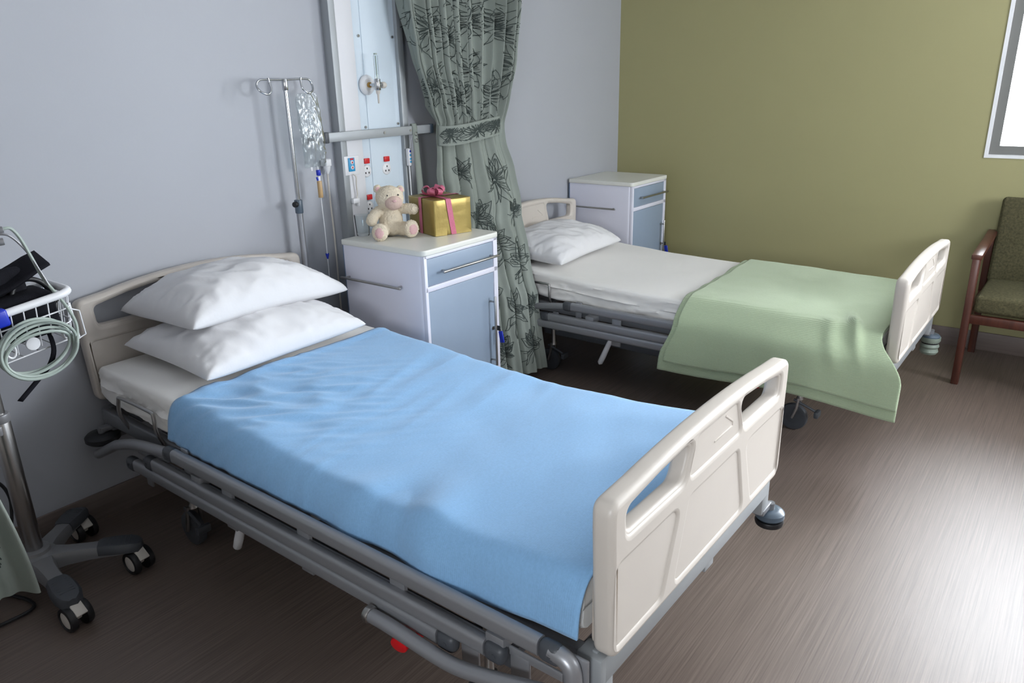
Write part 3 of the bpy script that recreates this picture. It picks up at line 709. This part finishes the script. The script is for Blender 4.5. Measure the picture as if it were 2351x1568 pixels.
# nurse call lead plugged below the plate
cord = thing('nurse_call_lead', 'thin cream lead hanging from the blue call plate', 'cord', (0, 0, 0))
b = B(); b.tube([V(-2.515, -.056, 1.132), V(-2.506, -.066, 1.12), V(-2.503, -.060, 1.08), V(-2.500, -.058, 1.04), V(-2.508, -.058, 1.02)], .0032, 8, smooth=6); sub(cord, 'lead', b, CREAMP)
b = B(); b.box(V(-2.514, -.058, 1.012), (.04, .02, .024), .005); b.box(V(-2.500, -.060, .996), (.012, .012, .02), .003); sub(cord, 'plug', b, WHITEP)
# equipment rail
er = thing('equipment_rail', 'horizontal aluminium equipment rail screwed across the medical panel', 'rail', (0, 0, 0))
b = B(); b.box2((-2.672, -.096, 1.283), (-2.022, -.084, 1.323), .003)
for x in (-2.545, -2.15): b.box2((x-.015, -.086, 1.288), (x+.015, -.049, 1.318), .002)
sub(er, 'rail_bar', b, ALU)
for x in (-2.675, -2.019):
    b = B(); b.box(V(x, -.090, 1.303), (.022, .020, .046), .004); sub(er, 'end_cap', b, DKGREY if x < -2.5 else BLUEGREY, 'plastic end cap')
for x in (-2.338, -2.168):
    b = B(); b.cyl(V(x, -.095, 1.303), V(x, -.0985, 1.303), .006, 12); sub(er, 'screw', b, STEEL)
# flowmeter
fl = thing('oxygen_flowmeter', 'oxygen flowmeter with a clear upright tube on the medical panel', 'flowmeter', (0, 0, 0))
fx, fz = -2.368, 1.513
b = B(); b.lathe([(0, .016), (.026, .016), (.030, .018), (.040, .010), (.044, .004), (.044, 0), (0, 0)], (fx, -.0345, fz), (0, -1, 0), 32); sub(fl, 'wall_rose', b, WHITEP)
b = B(); b.cyl(V(fx, -.045, fz), V(fx, -.060, fz), .012, 18, .002); sub(fl, 'outlet', b, BRASS)
b = B(); b.cyl(V(fx+.006, -.100, fz-.024), V(fx+.006, -.100, fz+.026), .014, 18, .003); b.cyl(V(fx, -.058, fz), V(fx+.004, -.098, fz), .007, 14); b.cyl(V(fx+.01, -.10, fz), V(fx+.03, -.102, fz), .008, 14); sub(fl, 'valve_block', b, CHROME)
b = B(); b.lathe([(0, 0), (.013, 0), (.014, .004), (.014, .018), (.012, .022), (0, .022)], (fx+.028, -.102, fz-.002), (1, 0, 0), 18); sub(fl, 'flow_knob', b, CREAMP)
b = B(); b.lathe([(0, 0), (.0095, 0), (.0095, .095), (.005, .102), (0, .102)], (fx+.006, -.100, fz+.026), n=18); sub(fl, 'sight_tube', b, GLASSM)
b = B(); b.cyl(V(fx+.006, -.100, fz+.026), V(fx+.006, -.100, fz+.122), .003, 8); b.cyl(V(fx+.006, -.100, fz+.127), V(fx+.006, -.100, fz+.133), .008, 12); sub(fl, 'scale_stem', b, HOSE)
b = B(); b.lathe([(.010, 0), (.009, -.012), (.005, -.018), (.004, -.056), (0, -.056)], (fx+.006, -.100, fz-.024), n=14); sub(fl, 'hose_nipple', b, CREAMP)
# handset in a holder at the right edge of the panel
hs = thing('call_handset', 'slim white call handset with blue buttons at the right edge of the panel', 'handset', (0, 0, 0))
b = B(); b.box(V(-2.155, -.062, 1.176), (.024, .022, .085), .007, 3); sub(hs, 'handset_body', b, WHITEP)
for dz in (.026, .008, -.010, -.024):
    b = B(); b.box(V(-2.156, -.0735, 1.178+dz), (.010, .003, .009), .001); sub(hs, 'button', b, BLUEP if dz > .02 else SKYP)
b = B(); b.tube([V(-2.155, -.06, 1.135), V(-2.154, -.060, 1.06), V(-2.152, -.058, 1.0), V(-2.150, -.060, .93)], .004, 8, smooth=6); sub(hs, 'cord', b, WHITEP)
b = B(); b.tube([V(-2.150, -.07, 1.218), V(-2.146, -.075, 1.25), V(-2.15, -.098, 1.29)], .003, 8, smooth=4); sub(hs, 'hanging_loop', b, WHITEP)
# fabric strap looped over the rail
st = thing('fabric_strap', 'sage curtain fabric strap hanging from the equipment rail', 'strap', (0, 0, 0))
b = B(); pts = [V(-2.140, -.081, 1.29), V(-2.140, -.083, 1.327), V(-2.140, -.099, 1.328), V(-2.139, -.102, 1.27), V(-2.130, -.100, 1.15), V(-2.122, -.098, 1.02), V(-2.118, -.096, .905)]
pts2, _ = resample(pts, [0]*7, 5); wd = [lerp(.024, .048, i/(len(pts2)-1)) for i in range(len(pts2))]
b.grid([[p+V(ww/2*q, -.004*cos(q*3), 0) for p, ww in zip(pts2, wd)] for q in (-1, -.5, 0, .5, 1)])
o = sub(st, 'strap', b, CURT); md = o.modifiers.new('t', 'SOLIDIFY'); md.thickness = .002
b = B()
for z in (1.285, 1.255): b.lathe([(.006, 0), (.008, .0015), (.010, 0)], (-2.139, -.106, z), (0, -1, 0), 16)
sub(st, 'eyelet', b, STEEL)
# plug with a drop cord on the white wall left of the panel
pc = thing('wall_plug', 'white plug with a long drop cord on the white wall left of the panel', 'plug', (0, 0, 0))
b = B(); b.box(V(-2.632, -.020, 1.193), (.034, .040, .034), .006, 3); b.lathe([(.016, 0), (.013, -.02), (.006, -.034), (0, -.034)], (-2.632, -.024, 1.178), n=16); sub(pc, 'plug_body', b, WHITEP)
b = B(); b.tube([V(-2.632, -.024, 1.148), V(-2.628, -.018, 1.05), V(-2.622, -.016, .85), V(-2.624, -.016, .6), V(-2.628, -.016, .2)], .004, 8, smooth=8); sub(pc, 'drop_cord', b, CREAMP)

# ------------------------------------------------------------------ drip stand on the bed corner, and the bag
IX, IY = -2.846, -.078
iv = thing('drip_stand', 'chrome drip stand with two loop hooks behind the nearest bed corner', 'drip stand', (IX, IY, 0))
b = B(); b.cyl(V(0, 0, .385), V(0, 0, 1.03), .0135, 18); sub(iv, 'lower_pole', b, RAIL)
b = B(); b.cyl(V(0, 0, 1.0), V(0, 0, 1.535), .0085, 16); sub(iv, 'upper_pole', b, CHROME)
b = B(); b.cyl(V(0, 0, 1.005), V(0, 0, 1.062), .017, 18, .003); sub(iv, 'collar', b, BLUEGREY)
b = B(); b.cyl(V(-.012, -.004, 1.045), V(-.030, -.010, 1.045), .012, 16, .003); sub(iv, 'clamp_knob', b, BLACK)
b = B(); b.box(V(0, 0, .385), (.05, .05, .03), .005); b.box(V(-.03, -.01, .39), (.06, .03, .025), .004); sub(iv, 'mounting_bracket', b, GREY)
def hk(sx):
    P = [V(0, 0, 1.541), V(sx*.075, 0, 1.543), V(sx*.118, 0, 1.541), V(sx*.134, 0, 1.522), V(sx*.126, -.012, 1.498), V(sx*.098, -.018, 1.488), V(sx*.077, -.012, 1.505), V(sx*.076, -.004, 1.532), V(sx*.079, -.003, 1.549)]
    return P
for sx in (-1, 1):
    b = B(); b.tube(hk(sx), .0042, 10, smooth=6); sub(iv, 'hook', b, CHROME)
b = B(); b.cyl(V(0, 0, 1.50), V(0, 0, 1.545), .0115, 16, .002); sub(iv, 'hook_hub', b, CHROME)

bag = thing('infusion_bag', 'empty clear infusion bag with a drip line hanging from the drip stand', 'infusion bag', (IX+.088, IY-.018, 0))
b = B()
nb, mb = 26, 44
def bagp(i, j, sg):
    x = lerp(-1, 1, i/nb); y = lerp(0, 1, j/mb); z = 1.488-y*.30
    prof = .056*(1+.10*sin(y*3)) * (1 if y > .06 else .75+.25*y/.06)
    th = .010*sqrt(max(0, 1-x*x))*sin(pi*min(1, y*1.02))**.5 if 0 < y < .98 else 0
    n = .004*fn(x*3+sg, y*9, 3)+.003*fn(x*7, y*16+sg*3, 5)
    xo = x*prof+.012*y+.006*fn(0, y*6, 2)
    return V(xo, -sg*(th+max(-.001, n))+.004*sin(y*7), z)
for sg in (1, -1): b.grid([[bagp(i, j, sg) for j in range(mb+1)] for i in range(nb+1)])
sub(bag, 'bag', b, BAGP, ang=70)
b = B(); b.tube([V(-.008, 0, 1.486), V(-.004, .004, 1.496), V(.012, .004, 1.494), V(.010, 0, 1.484)], .0016, 6, smooth=3); sub(bag, 'hang_tab', b, WHITEP)
# small printed scale lines on the film
b = B()
for k in range(7): b.box(V(-.004, -.0175, 1.40-.018*k), (.030 if k % 2 else .018, .0006, .0022))
for k in range(4): b.box(V(-.002+.003*k, -.0175, 1.432-.007*k), (.034-.006*k, .0006, .0022))
sub(bag, 'printed_scale', b, mat('grey_print', (.30, .36, .40), .6))
b = B(); b.cyl(V(-.016, 0, 1.19), V(-.016, 0, 1.175), .005, 10, .001); b.cyl(V(.018, 0, 1.15), V(.018, 0, 1.128), .007, 14, .002); b.cyl(V(.018, 0, 1.19), V(.018, 0, 1.175), .003, 10); sub(bag, 'port', b, WHITEP)
b = B(); b.cyl(V(.019, 0, 1.176), V(.019, 0, 1.152), .0095, 16, .003); b.cyl(V(.006, -.002, 1.146), V(.010, -.002, 1.132), .004, 10, .001); sub(bag, 'blue_port', b, BLUEP, 'blue spike port')
b = B(); b.cyl(V(.019, 0, 1.130), V(.019, 0, 1.058), .0105, 18, .003); sub(bag, 'drip_chamber', b, TAN, 'amber drip chamber')
b = B(); b.tube([V(.019, 0, 1.058), V(.019, -.001, 1.0), V(.020, -.002, .90), V(.021, 0, .815), V(.023, .004, .72), V(.03, .01, .66)], .0018, 6, smooth=5); sub(bag, 'drip_line', b, WHITEP)
b = B(); b.lathe([(.008, 0), (.0075, -.006), (.003, -.024), (0, -.024)], (.021, 0, .812), n=12); sub(bag, 'roller_clamp', b, BLUEP, 'blue roller clamp')

# ------------------------------------------------------------------ curtains with drawn plant print
def stroke_flower(rnd, cx, cz, R):
    """pen strokes of a drooping lotus head with leaves, in cloth coordinates"""
    S = []; n = rnd.randint(7, 10); lean = rnd.uniform(-.5, .5); c = Vector((cx, cz))
    for k in range(n):
        a = pi/2+lean+(k-(n-1)/2)*(3.3/n)*rnd.uniform(.9, 1.1); L = R*rnd.uniform(.75, 1.15)*(1-.25*abs(k-(n-1)/2)/n); wd = L*rnd.uniform(.17, .30); cv = rnd.uniform(-.45, .45)
        d = Vector((cos(a), sin(a))); sd = Vector((-sin(a), cos(a)))
        ax = lambda t: c+d*L*(.08+t*.95)+sd*cv*L*t*t
        for sg in (1, -1): S.append([ax(t)+sd*sg*wd*sin(pi*t**.75)*(1+.12*sin(11*t+k)) for t in [i/9 for i in range(10)]])
        for q in (-.4, .1, .5):
            if rnd.random() < .7: S.append([ax(t*.8)+sd*wd*q*sin(pi*t*.9) for t in [i/5 for i in range(6)]])
    for k in range(6):
        a = -pi/2+lean+rnd.uniform(-.9, .9); d = Vector((cos(a), sin(a))); sd = Vector((-sin(a), cos(a))); L = R*rnd.uniform(.5, 1.15); w2 = rnd.uniform(.05, .16)*R; cv = rnd.uniform(-.4, .4)
        for sg in ((1, -1) if rnd.random() < .6 else (1,)): S.append([c+d*L*t+sd*(sg*w2*sin(pi*t)+cv*R*t*t+.02*R*sin(13*t+k)) for t in [i/9 for i in range(10)]])
    return S
def curtain(t, surf, cloth_w, z0, z1, ns, nz, flowers, part='drape', lw=.0030, thick=.002, seed=1):
    b = B(); b.grid([[surf(i/ns, lerp(z0, z1, j/nz)) for j in range(nz+1)] for i in range(ns+1)])
    rnd = random.Random(seed); b.mi = 1
    def P(s, z):
        p = surf(s, z); e = 1e-3; ds = surf(s+e, z)-p; dz = surf(s, z+e)-p; n = ds.cross(dz)
        if n.length < 1e-12: n = V(0, -1, 0)
        n.normalize()
        if n.y+n.x > 0: n = -n
        return p, n
    for (fs, fz, R) in flowers:
        for st_ in stroke_flower(rnd, fs*cloth_w, fz, R):
            pts = []
            for q in st_:
                s = q.x/cloth_w
                if not (.005 < s < .995 and z0+.01 < q.y < z1-.01): pts = pts if len(pts) > 2 else []; break
                pts.append(P(s, q.y))
            if len(pts) < 3: continue
            side = []
            for i, (p, n) in enumerate(pts):
                tg = pts[min(i+1, len(pts)-1)][0]-pts[max(i-1, 0)][0]; side.append(n.cross(tg).normalized())
            for off in (.0022, -.0022): b.strip([p+n*off for p, n in pts], side, lw)
    return sub(t, part, b, [CURT, INK], ang=80)
TXL = [(0, -2.185), (.80, -2.17), (.9, -2.12), (1.03, -2.07), (1.233, -2.03), (1.325, -2.024), (1.4, -2.066), (1.63, -2.162), (1.865, -2.21), (2.2, -2.27), (2.7, -2.33)]
TXR = [(0, -1.743), (.25, -1.75), (.506, -1.748), (.65, -1.69), (.817, -1.612), (.95, -1.575), (1.084, -1.563), (1.213, -1.607), (1.302, -1.611), (1.443, -1.572), (1.636, -1.515), (1.909, -1.478), (2.7, -1.42)]
TY = [(0, -.53), (.46, -.47), (.65, -.38), (.84, -.27), (1.1, -.19), (1.33, -.17), (2.7, -.17)]
TA = [(0, .045), (.5, .050), (1.0, .048), (1.28, .028), (1.5, .055), (1.9, .085), (2.7, .09)]
def surf_main(s, z):
    A = tab(z, TA); up = sm((z-1.25)/.12); q = max(0, s+.010*sin(3*z+2)*(.3+s))
    gr = lambda t: abs(sin(pi*t))**.38*1.7-1.2
    fu = (1.15-.55*q)*gr(8.5*q**.85+.25)+.30*sin(2*pi*17*q+1.)+.15*q
    fl_ = (1.25-.75*q)*gr(5.2*q**.8+.2+.06*sin(4*z))+.35*q*sin(pi*q)+.15*sin(2*pi*9*q+z)
    f = fu*up+fl_*(1-up)
    x = lerp(tab(z, TXL), tab(z, TXR), s)+.35*A*cos(2*pi*8.5*q+.4)*up*.6*sin(pi*s)
    rot = -.10*(s-.5)                      # right end swings a little toward the room
    return V(x, tab(z, TY)-A*f+rot+.004*fn(x*9, z*6, 2), z)
cur = thing('privacy_curtain', 'sage privacy curtain tied back between the two hospital beds', 'curtain', (0, 0, 0))
FL = []
_r = random.Random(12)
for z in (1.98, 1.72, 1.50):
    for s in (.12, .34, .55, .76, .92): FL.append((s+_r.uniform(-.04, .04), z+_r.uniform(-.08, .08), .135))
for s, z, R in ((.30, 1.08, .10), (.72, 1.02, .14), (.62, .72, .12), (.85, .62, .11), (.62, .40, .12), (.80, .20, .11), (.45, .85, .10), (.9, .86, .08), (.35, .5, .1), (.4, .2, .1), (.9, .4, .08)): FL.append((s, z, R))
curtain(cur, surf_main, .66, .06, 2.72, 260, 130, FL, seed=5)
def surf_tie(s, z):
    a = 2*pi*s; cx = -1.818; k = 1+.02*sin(5*a)
    return V(cx+.212*cos(a)*k+(z-1.285)*.05, -.175+.058*sin(a)*k-.02*cos(a), z+.012*cos(a)-.006*sin(a*2))
curtain(cur, surf_tie, .85, 1.236, 1.330, 90, 8, [(.74, 1.28, .10), (.60, 1.29, .08), (.86, 1.28, .09)], 'tieback', .0030, seed=9)
b = B()
for k in range(9): b.tube([V(-2.3+.1*k, -.17, 2.71), V(-2.3+.1*k, -.17, 2.742)], .004, 6)
b.box(V(-1.9, -.17, 2.744), (1.0, .03, .012), .002); sub(cur, 'curtain_track', b, WHITEP)

cur2 = thing('privacy_curtain', 'corner of a sage curtain hem hanging at the left beside the wheeled trolley', 'curtain', (0, 0, 0))
def surf_left(s, z):
    k = sm((z-.2)/1.1)
    xl = lerp(-4.62, -4.72, k); xr = lerp(-4.275, -4.42, k)
    f = sin(2*pi*3.2*s+.6)+.5*sin(2*pi*6.3*s)
    return V(lerp(xl, xr, s), -.66+.05*(s-.5)-.024*f*(1-.3*k), z+.045*(1-s)*(1-k))
curtain(cur2, surf_left, .7, .235, 2.72, 90, 80, [(.80, .42, .10), (.55, .45, .10), (.9, .62, .09), (.62, .8, .12), (.8, 1.2, .12)], seed=3)
b = B(); b.box(V(-4.57, -.66, 2.735), (.5, .03, .012), .002); sub(cur2, 'curtain_track', b, WHITEP)

# ------------------------------------------------------------------ wheeled monitor trolley
TXc, TYc = -4.150, -.262
tr = thing('monitor_trolley', 'grey wheeled trolley with a steel pole and wire basket at the left edge', 'trolley', (TXc, TYc, 0))
def arm(b, a, L):
    d = V(cos(a), sin(a), 0); s = V(-sin(a), cos(a), 0); rows = []
    prof = [(0, .045, .075, .125), (.05, .040, .075, .125), (.09, .030, .078, .122), (.15, .026, .080, .118), (.20, .028, .080, .115), (.24, .034, .082, .112), (L-.02, .036, .084, .108), (L+.012, .026, .086, .104), (L+.022, .008, .09, .10)]
    for x, wd, z0, z1 in prof:
        rows.append([d*x+s*(wd*q[0])+V(0, 0, lerp(z0, z1, q[1])) for q in ((-1, 0), (-1, .6), (-.75, 1), (0, 1.06), (.75, 1), (1, .6), (1, 0))])
    vs = b.grid(rows, wrapv=True); b.bm.faces.new(vs[0]); b.bm.faces.new(vs[-1])
b = B(); ANG = [radians(x) for x in (-95, -35, 42, 114, 186)]; AL = .285
for a in ANG: arm(b, a, AL)
b.lathe([(.062, .072), (.066, .09), (.060, .124), (.046, .132), (.044, .142), (.036, .146), (0, .146)], n=28)
base = sub(tr, 'star_base', b, TROL)
for a in ANG:
    g = B(); d = V(cos(a), sin(a), 0); s = V(-sin(a), cos(a), 0); rows = []
    for x, wd, zt in ((AL-.105, .0285, .119), (AL-.09, .034, .121), (AL-.05, .0385, .118), (AL-.01, .038, .114), (AL+.012, .030, .109), (AL+.024, .012, .103)):
        rows.append([d*x+s*(wd*q[0])+V(0, 0, zt-.03+.03*q[1]) for q in ((-1, 0), (-1, .7), (-.8, 1), (0, 1.08), (.8, 1), (1, .7), (1, 0))])
    vs = g.grid(rows, wrapv=True); g.bm.faces.new(vs[0]); g.bm.faces.new(vs[-1])
    for k in range(6): g.box(d*(AL-.075+.013*k)+V(0, 0, .1195-.001*k), (.004, .044, .004), .001, rot=Matrix.Rotation(a, 3, 'Z'))
    sub(tr, 'foot_pad', g, DKGREY, 'dark grey ribbed foot pad')
    c = d*(AL-.005); wa = radians(-84); wd_ = V(cos(wa), sin(wa), 0); ax = V(-sin(wa), cos(wa), 0); wc = c+wd_*.016
    g = B(); g.cyl(V(c.x, c.y, .095), V(c.x, c.y, .066), .008, 12); g.box(V(*wc.xy, .052), (.040, .018, .036), .006, rot=Matrix.Rotation(wa, 3, 'Z')); g.box(V(*(wc+wd_*.022).xy, .070), (.044, .034, .009), .003, rot=Matrix.Rotation(wa, 3, 'Z') @ RY(40))
    cs = sub(tr, 'caster', g, CREAMP, 'cream twin wheel caster with brake tab')
    for sg in (-1, 1):
        g = B(); R_ = .040; g.lathe([(R_*.68, .010), (R_*.75, .013), (R_*.95, .011), (R_, .006), (R_, -.008), (R_*.8, -.010), (0, -.010), (0, .006), (R_*.68, .007)], wc+ax*sg*.023+V(0, 0, R_), ax*sg, 26); wl = sub(cs, 'wheel', g, BLACK)
        g = B(); g.lathe([(0, .012), (R_*.5, .0115), (R_*.68, .009), (R_*.68, .004), (0, .004)], wc+ax*sg*.023+V(0, 0, R_), ax*sg, 24); sub(cs, 'hub_cap', g, CREAMP)
b = B(); b.cyl(V(0, 0, .135), V(0, 0, .60), .0265, 24, .002); sub(tr, 'lower_column', b, STEEL)
b = B(); b.cyl(V(0, 0, .58), V(0, 0, 1.30), .0185, 24); sub(tr, 'upper_column', b, STEEL)
b = B(); b.cyl(V(0, 0, .585), V(0, 0, .612), .0285, 24, .003); b.box(V(-.02, -.026, .57), (.02, .03, .03), .005); sub(tr, 'height_collar', b, TROL)
# basket: rim loop, wires
bx0, bx1, by0, by1, bz = -.19, .216, -.155, .035, .937
rim = rpoly([(bx0, by0), (bx1, by0), (bx1, by1), (bx0, by1)], .045, 6)
b = B(); b.tube([V(p[0], p[1], bz+.13*(p[0])) for p in rim], .0115, 14, closed=True); sub(tr, 'basket_rim', b, WHITEP)
b = B()
def ringat(z, k): return [V(p[0]*k, (p[1]+.06)*k-.06, z+.13*p[0]) for p in rim]
for z, k in ((.892, .99), (.848, .975), (.80, .955)): b.tube(ringat(z, k), .0022, 6, closed=True)
NW = 34; per = ringat(bz-.008, 1.)
seg = [0]
for i in range(len(per)): seg.append(seg[-1]+(per[(i+1) % len(per)]-per[i]).length)
def at(u):
    d = u*seg[-1]
    for i in range(len(per)):
        if seg[i+1] >= d: return per[i].lerp(per[(i+1) % len(per)], (d-seg[i])/(seg[i+1]-seg[i]))
    return per[0]
for k in range(NW):
    p = at(k/NW); q = V(p.x*.955, (p.y+.06)*.955-.06, p.z-.118); b.tube([p, q], .0020, 6)
for k in range(9): x = lerp(bx0, bx1, (k+.5)/9)*.955; b.tube([V(x, by0*.95, .80+.13*x), V(x, by1*.9, .80+.13*x)], .0018, 6)
sub(tr, 'wire_basket', b, WHITEP)
b = B()
for x, z in ((.022, .836), (.172, .852)): b.tube([V(x+.012*cos(t), by0-.012, z+.019*sin(t)) for t in [2*pi*k/16 for k in range(16)]], .0032, 8, closed=True); b.tube([V(x, by0-.012, z+.019), V(x, by0+.004, z+.028)], .003, 6)
sub(tr, 'cord_ring', b, WHITEP)
b = B(); b.cyl(V(.081, by0-.002, .842), V(.081, by0-.012, .842), .019, 24, .002); sub(tr, 'basket_badge', b, WHITEP, 'round white badge on the basket front')
b = B(); b.box(V(.012, by0-.004, .932), (.05, .032, .05), .008, 3, RY(-7)); sub(tr, 'rim_clip', b, BLUEP, 'blue clip on the basket rim')
b = B(); b.tube([V(bx1-.01, by0+.03, .91), V(bx1+.02, by0+.03, .895), V(bx1+.024, by0+.03, .82), V(bx1-.004, by0+.03, .81)], .0025, 6); b.tube([V(bx1+.01, by0+.07, .915), V(bx1+.018, by0+.07, .80)], .0055, 8); sub(tr, 'side_bracket', b, WHITEP)
# black cuff wallet in the basket
bgc = thing('cuff_wallet', 'black nylon cuff wallet with an open flap in the trolley basket', 'wallet', (TXc, TYc, 0))
b = B()
b.box(V(.02, -.06, .895), (.33, .13, .13), .02, 3, RY(-6)); b.box(V(.07, -.02, .972), (.15, .05, .13), .015, 3, RX(-14))
sub(bgc, 'pouch', b, BLKCLOTH)
b = B(); b.grid([[V(lerp(-.10, .205, i/8), lerp(-.07, .02, j/6), .985+.075*(i/8)-.055*(1-j/6)*(1-.5*i/8)+.008*sin(i)) for j in range(7)] for i in range(9)]); o = sub(bgc, 'flap', b, BLKCLOTH); md = o.modifiers.new('t', 'SOLIDIFY'); md.thickness = .008
b = B(); pts, _ = resample([V(.135, by0+.02, .88), V(.13, by0-.014, .82), V(.112, by0-.016, .775), V(.080, by0-.016, .745), V(.012, by0-.016, .69)], [0]*5, 5); b.strip(pts, [V(.86, 0, -.5)]*len(pts), .014); o = sub(bgc, 'strap', b, BLKCLOTH); md = o.modifiers.new('t', 'SOLIDIFY'); md.thickness = .003
b = B(); b.tube([V(.08, -.06, .93), V(.105, -.05, .985), V(.145, -.04, 1.000), V(.185, -.04, .980), V(.205, -.045, .93), V(.19, -.06, .88), V(.165, -.07, .85)], .008, 10, smooth=6); sub(bgc, 'cuff_tube', b, BLACK)
# coiled pale hose hanging on the basket front, running up to the monitor
hz = thing('coiled_hose', 'pale green coiled monitor hose hung on the front of the wire basket', 'hose', (TXc, TYc, 0))
b = B(); P = []
loops = [(.101, .090, .080, .826, .05), (.096, .062, .082, .838, .28), (.100, .074, .084, .816, .30), (.088, .050, .086, .824, .36), (.101, .082, .083, .830, .16)]
for k, (ra, rb, xc, zc, tl) in enumerate(loops):
    nx = loops[min(k+1, len(loops)-1)]
    for i in range(16):
        q = i/16; a = 2*pi*q+.3; la, lb, lx, lz, lt = [lerp(u_, v_, sm(q)) for u_, v_ in zip((ra, rb, xc, zc, tl), nx)]
        ex, ez = la*cos(a), lb*sin(a)
        P.append(V(lx+ex*cos(lt)-ez*sin(lt)*.5, by0-.024-.007*k*.8+.004*sin(a*2+k), lz+ex*sin(lt)*.6+ez*cos(lt)))
P += [V(.196, by0-.03, .875), V(.190, by0-.012, .92), V(.176, by0+.01, .965), V(.160, by0+.03, 1.01), V(.142, by0+.035, 1.08), V(.128, by0+.037, 1.13), V(.110, by0+.037, 1.162), V(.088, by0+.037, 1.164), V(.05, by0+.05, 1.158), V(.02, by0+.06, 1.15)]
b.tube(P, .0046, 8, smooth=4); sub(hz, 'hose', b, HOSE)
b = B(); b.tube([V(.166, by0+.02, .99), V(.150, by0+.03, 1.05), V(.135, by0+.037, 1.095), V(.110, by0+.037, 1.135), V(.088, by0+.037, 1.150), V(.05, by0+.05, 1.150), V(.02, by0+.06, 1.145)], .003, 8, smooth=6); sub(hz, 'thin_tube', b, TROL)
# monitor head on the trolley (just beyond the left edge of the view)
mo = thing('vital_signs_monitor', 'grey patient monitor on top of the trolley pole', 'monitor', (TXc, TYc, 0))
b = B(); b.box(V(-.10, -.04, 1.36), (.24, .12, .26), .02, 3); b.box(V(0-.03, -.02, 1.225), (.08, .06, .04), .006); sub(mo, 'case', b, TROL)
b = B(); b.box(V(-.10, -.102, 1.37), (.19, .006, .16), .003); sub(mo, 'screen', b, BLACK)
b = B(); b.cyl(V(.02, by0+.06, 1.152), V(.092, by0+.037, 1.163), .009, 14, .002); b.cyl(V(.02, by0+.06, 1.125), V(.088, by0+.04, 1.130), .010, 14, .002); b.tube([V(-.05, -.06, 1.24), V(-.05, -.07, 1.15), V(.03, by0+.06, 1.142)], .012, 10); sub(mo, 'hose_connector', b, TROL)
# black mains lead behind the trolley
b = B(); b.tube([V(-4.30, -.06, .45), V(-4.19, -.05, .365), V(-4.142, -.06, .308), V(-4.124, -.06, .255), V(-4.127, -.06, .20), V(-4.145, -.065, .135), V(-4.185, -.075, .06), V(-4.235, -.10, .025), V(-4.265, -.16, .012), V(-4.255, -.20, .011), V(-4.215, -.32, .010), V(-4.235, -.375, .010), V(-4.36, -.37, .010)], .0055, 8, smooth=7)
ob('mains_lead', b, BLACK, None, 'black mains lead trailing on the floor behind the trolley pole', 'cable')

# ------------------------------------------------------------------ armchair by the olive wall
ch = thing('armchair', 'dark wooden armchair with olive fabric seat against the olive wall', 'chair', (-.34, -2.655, 0))
YA = .295
def prism_leg(pts, wx, wy):
    b = B(); b.tube(pts, 0, sect=rsect(wy, wx, .004)); return b
for sy in (1, -1):
    y = sy*YA
    b = B(); b.box(V(-.295, y, .33), (.05, .034, .66), .004); sub(ch, 'front_leg', b, WOOD)
    b = B(); b.tube([V(.285, y, 0), V(.27, y, .2), V(.24, y, .42), V(.232, y, .69)], 0, sect=rsect(.034, .05, .004)); sub(ch, 'back_leg', b, WOOD)
    b = B(); b.box(V(-.03, y, .675), (.585, .046, .026), .005, rot=RY(-2.8)); sub(ch, 'armrest', b, WOOD)
    b = B(); b.box(V(-.02, y, .35), (.50, .026, .045), .003); sub(ch, 'side_apron', b, WOOD)
b = B(); b.box(V(-.295, 0, .348), (.03, .58, .045), .004); sub(ch, 'front_apron', b, WOOD)
b = B(); b.box(V(.23, 0, .36), (.03, .56, .05), .004); sub(ch, 'back_apron', b, WOOD)
def cushion(size, c, rot, bul):
    b = B(); b.box(V(0, 0, 0), size, .022, 4)
    bmesh.ops.subdivide_edges(b.bm, edges=b.bm.edges[:], cuts=4, use_grid_fill=True)
    Mx = Matrix.Translation(c) @ rot.to_4x4()
    for v in b.bm.verts:
        p = v.co; k = (1-min(1, abs(p.x/size[0]*2))**2)*(1-min(1, abs(p.y/size[1]*2))**2); p.z += math.copysign(bul*k, p.z); v.co = Mx @ p
    return b
sub(ch, 'seat_cushion', cushion((.56, .545, .088), V(-.03, 0, .417), RY(2), .012), UPH, 'olive flecked seat cushion', ang=60)
sub(ch, 'backrest', cushion((.45, .555, .07), V(.236, 0, .655), RY(-80), .010), UPH, 'olive flecked upholstered backrest', ang=60)
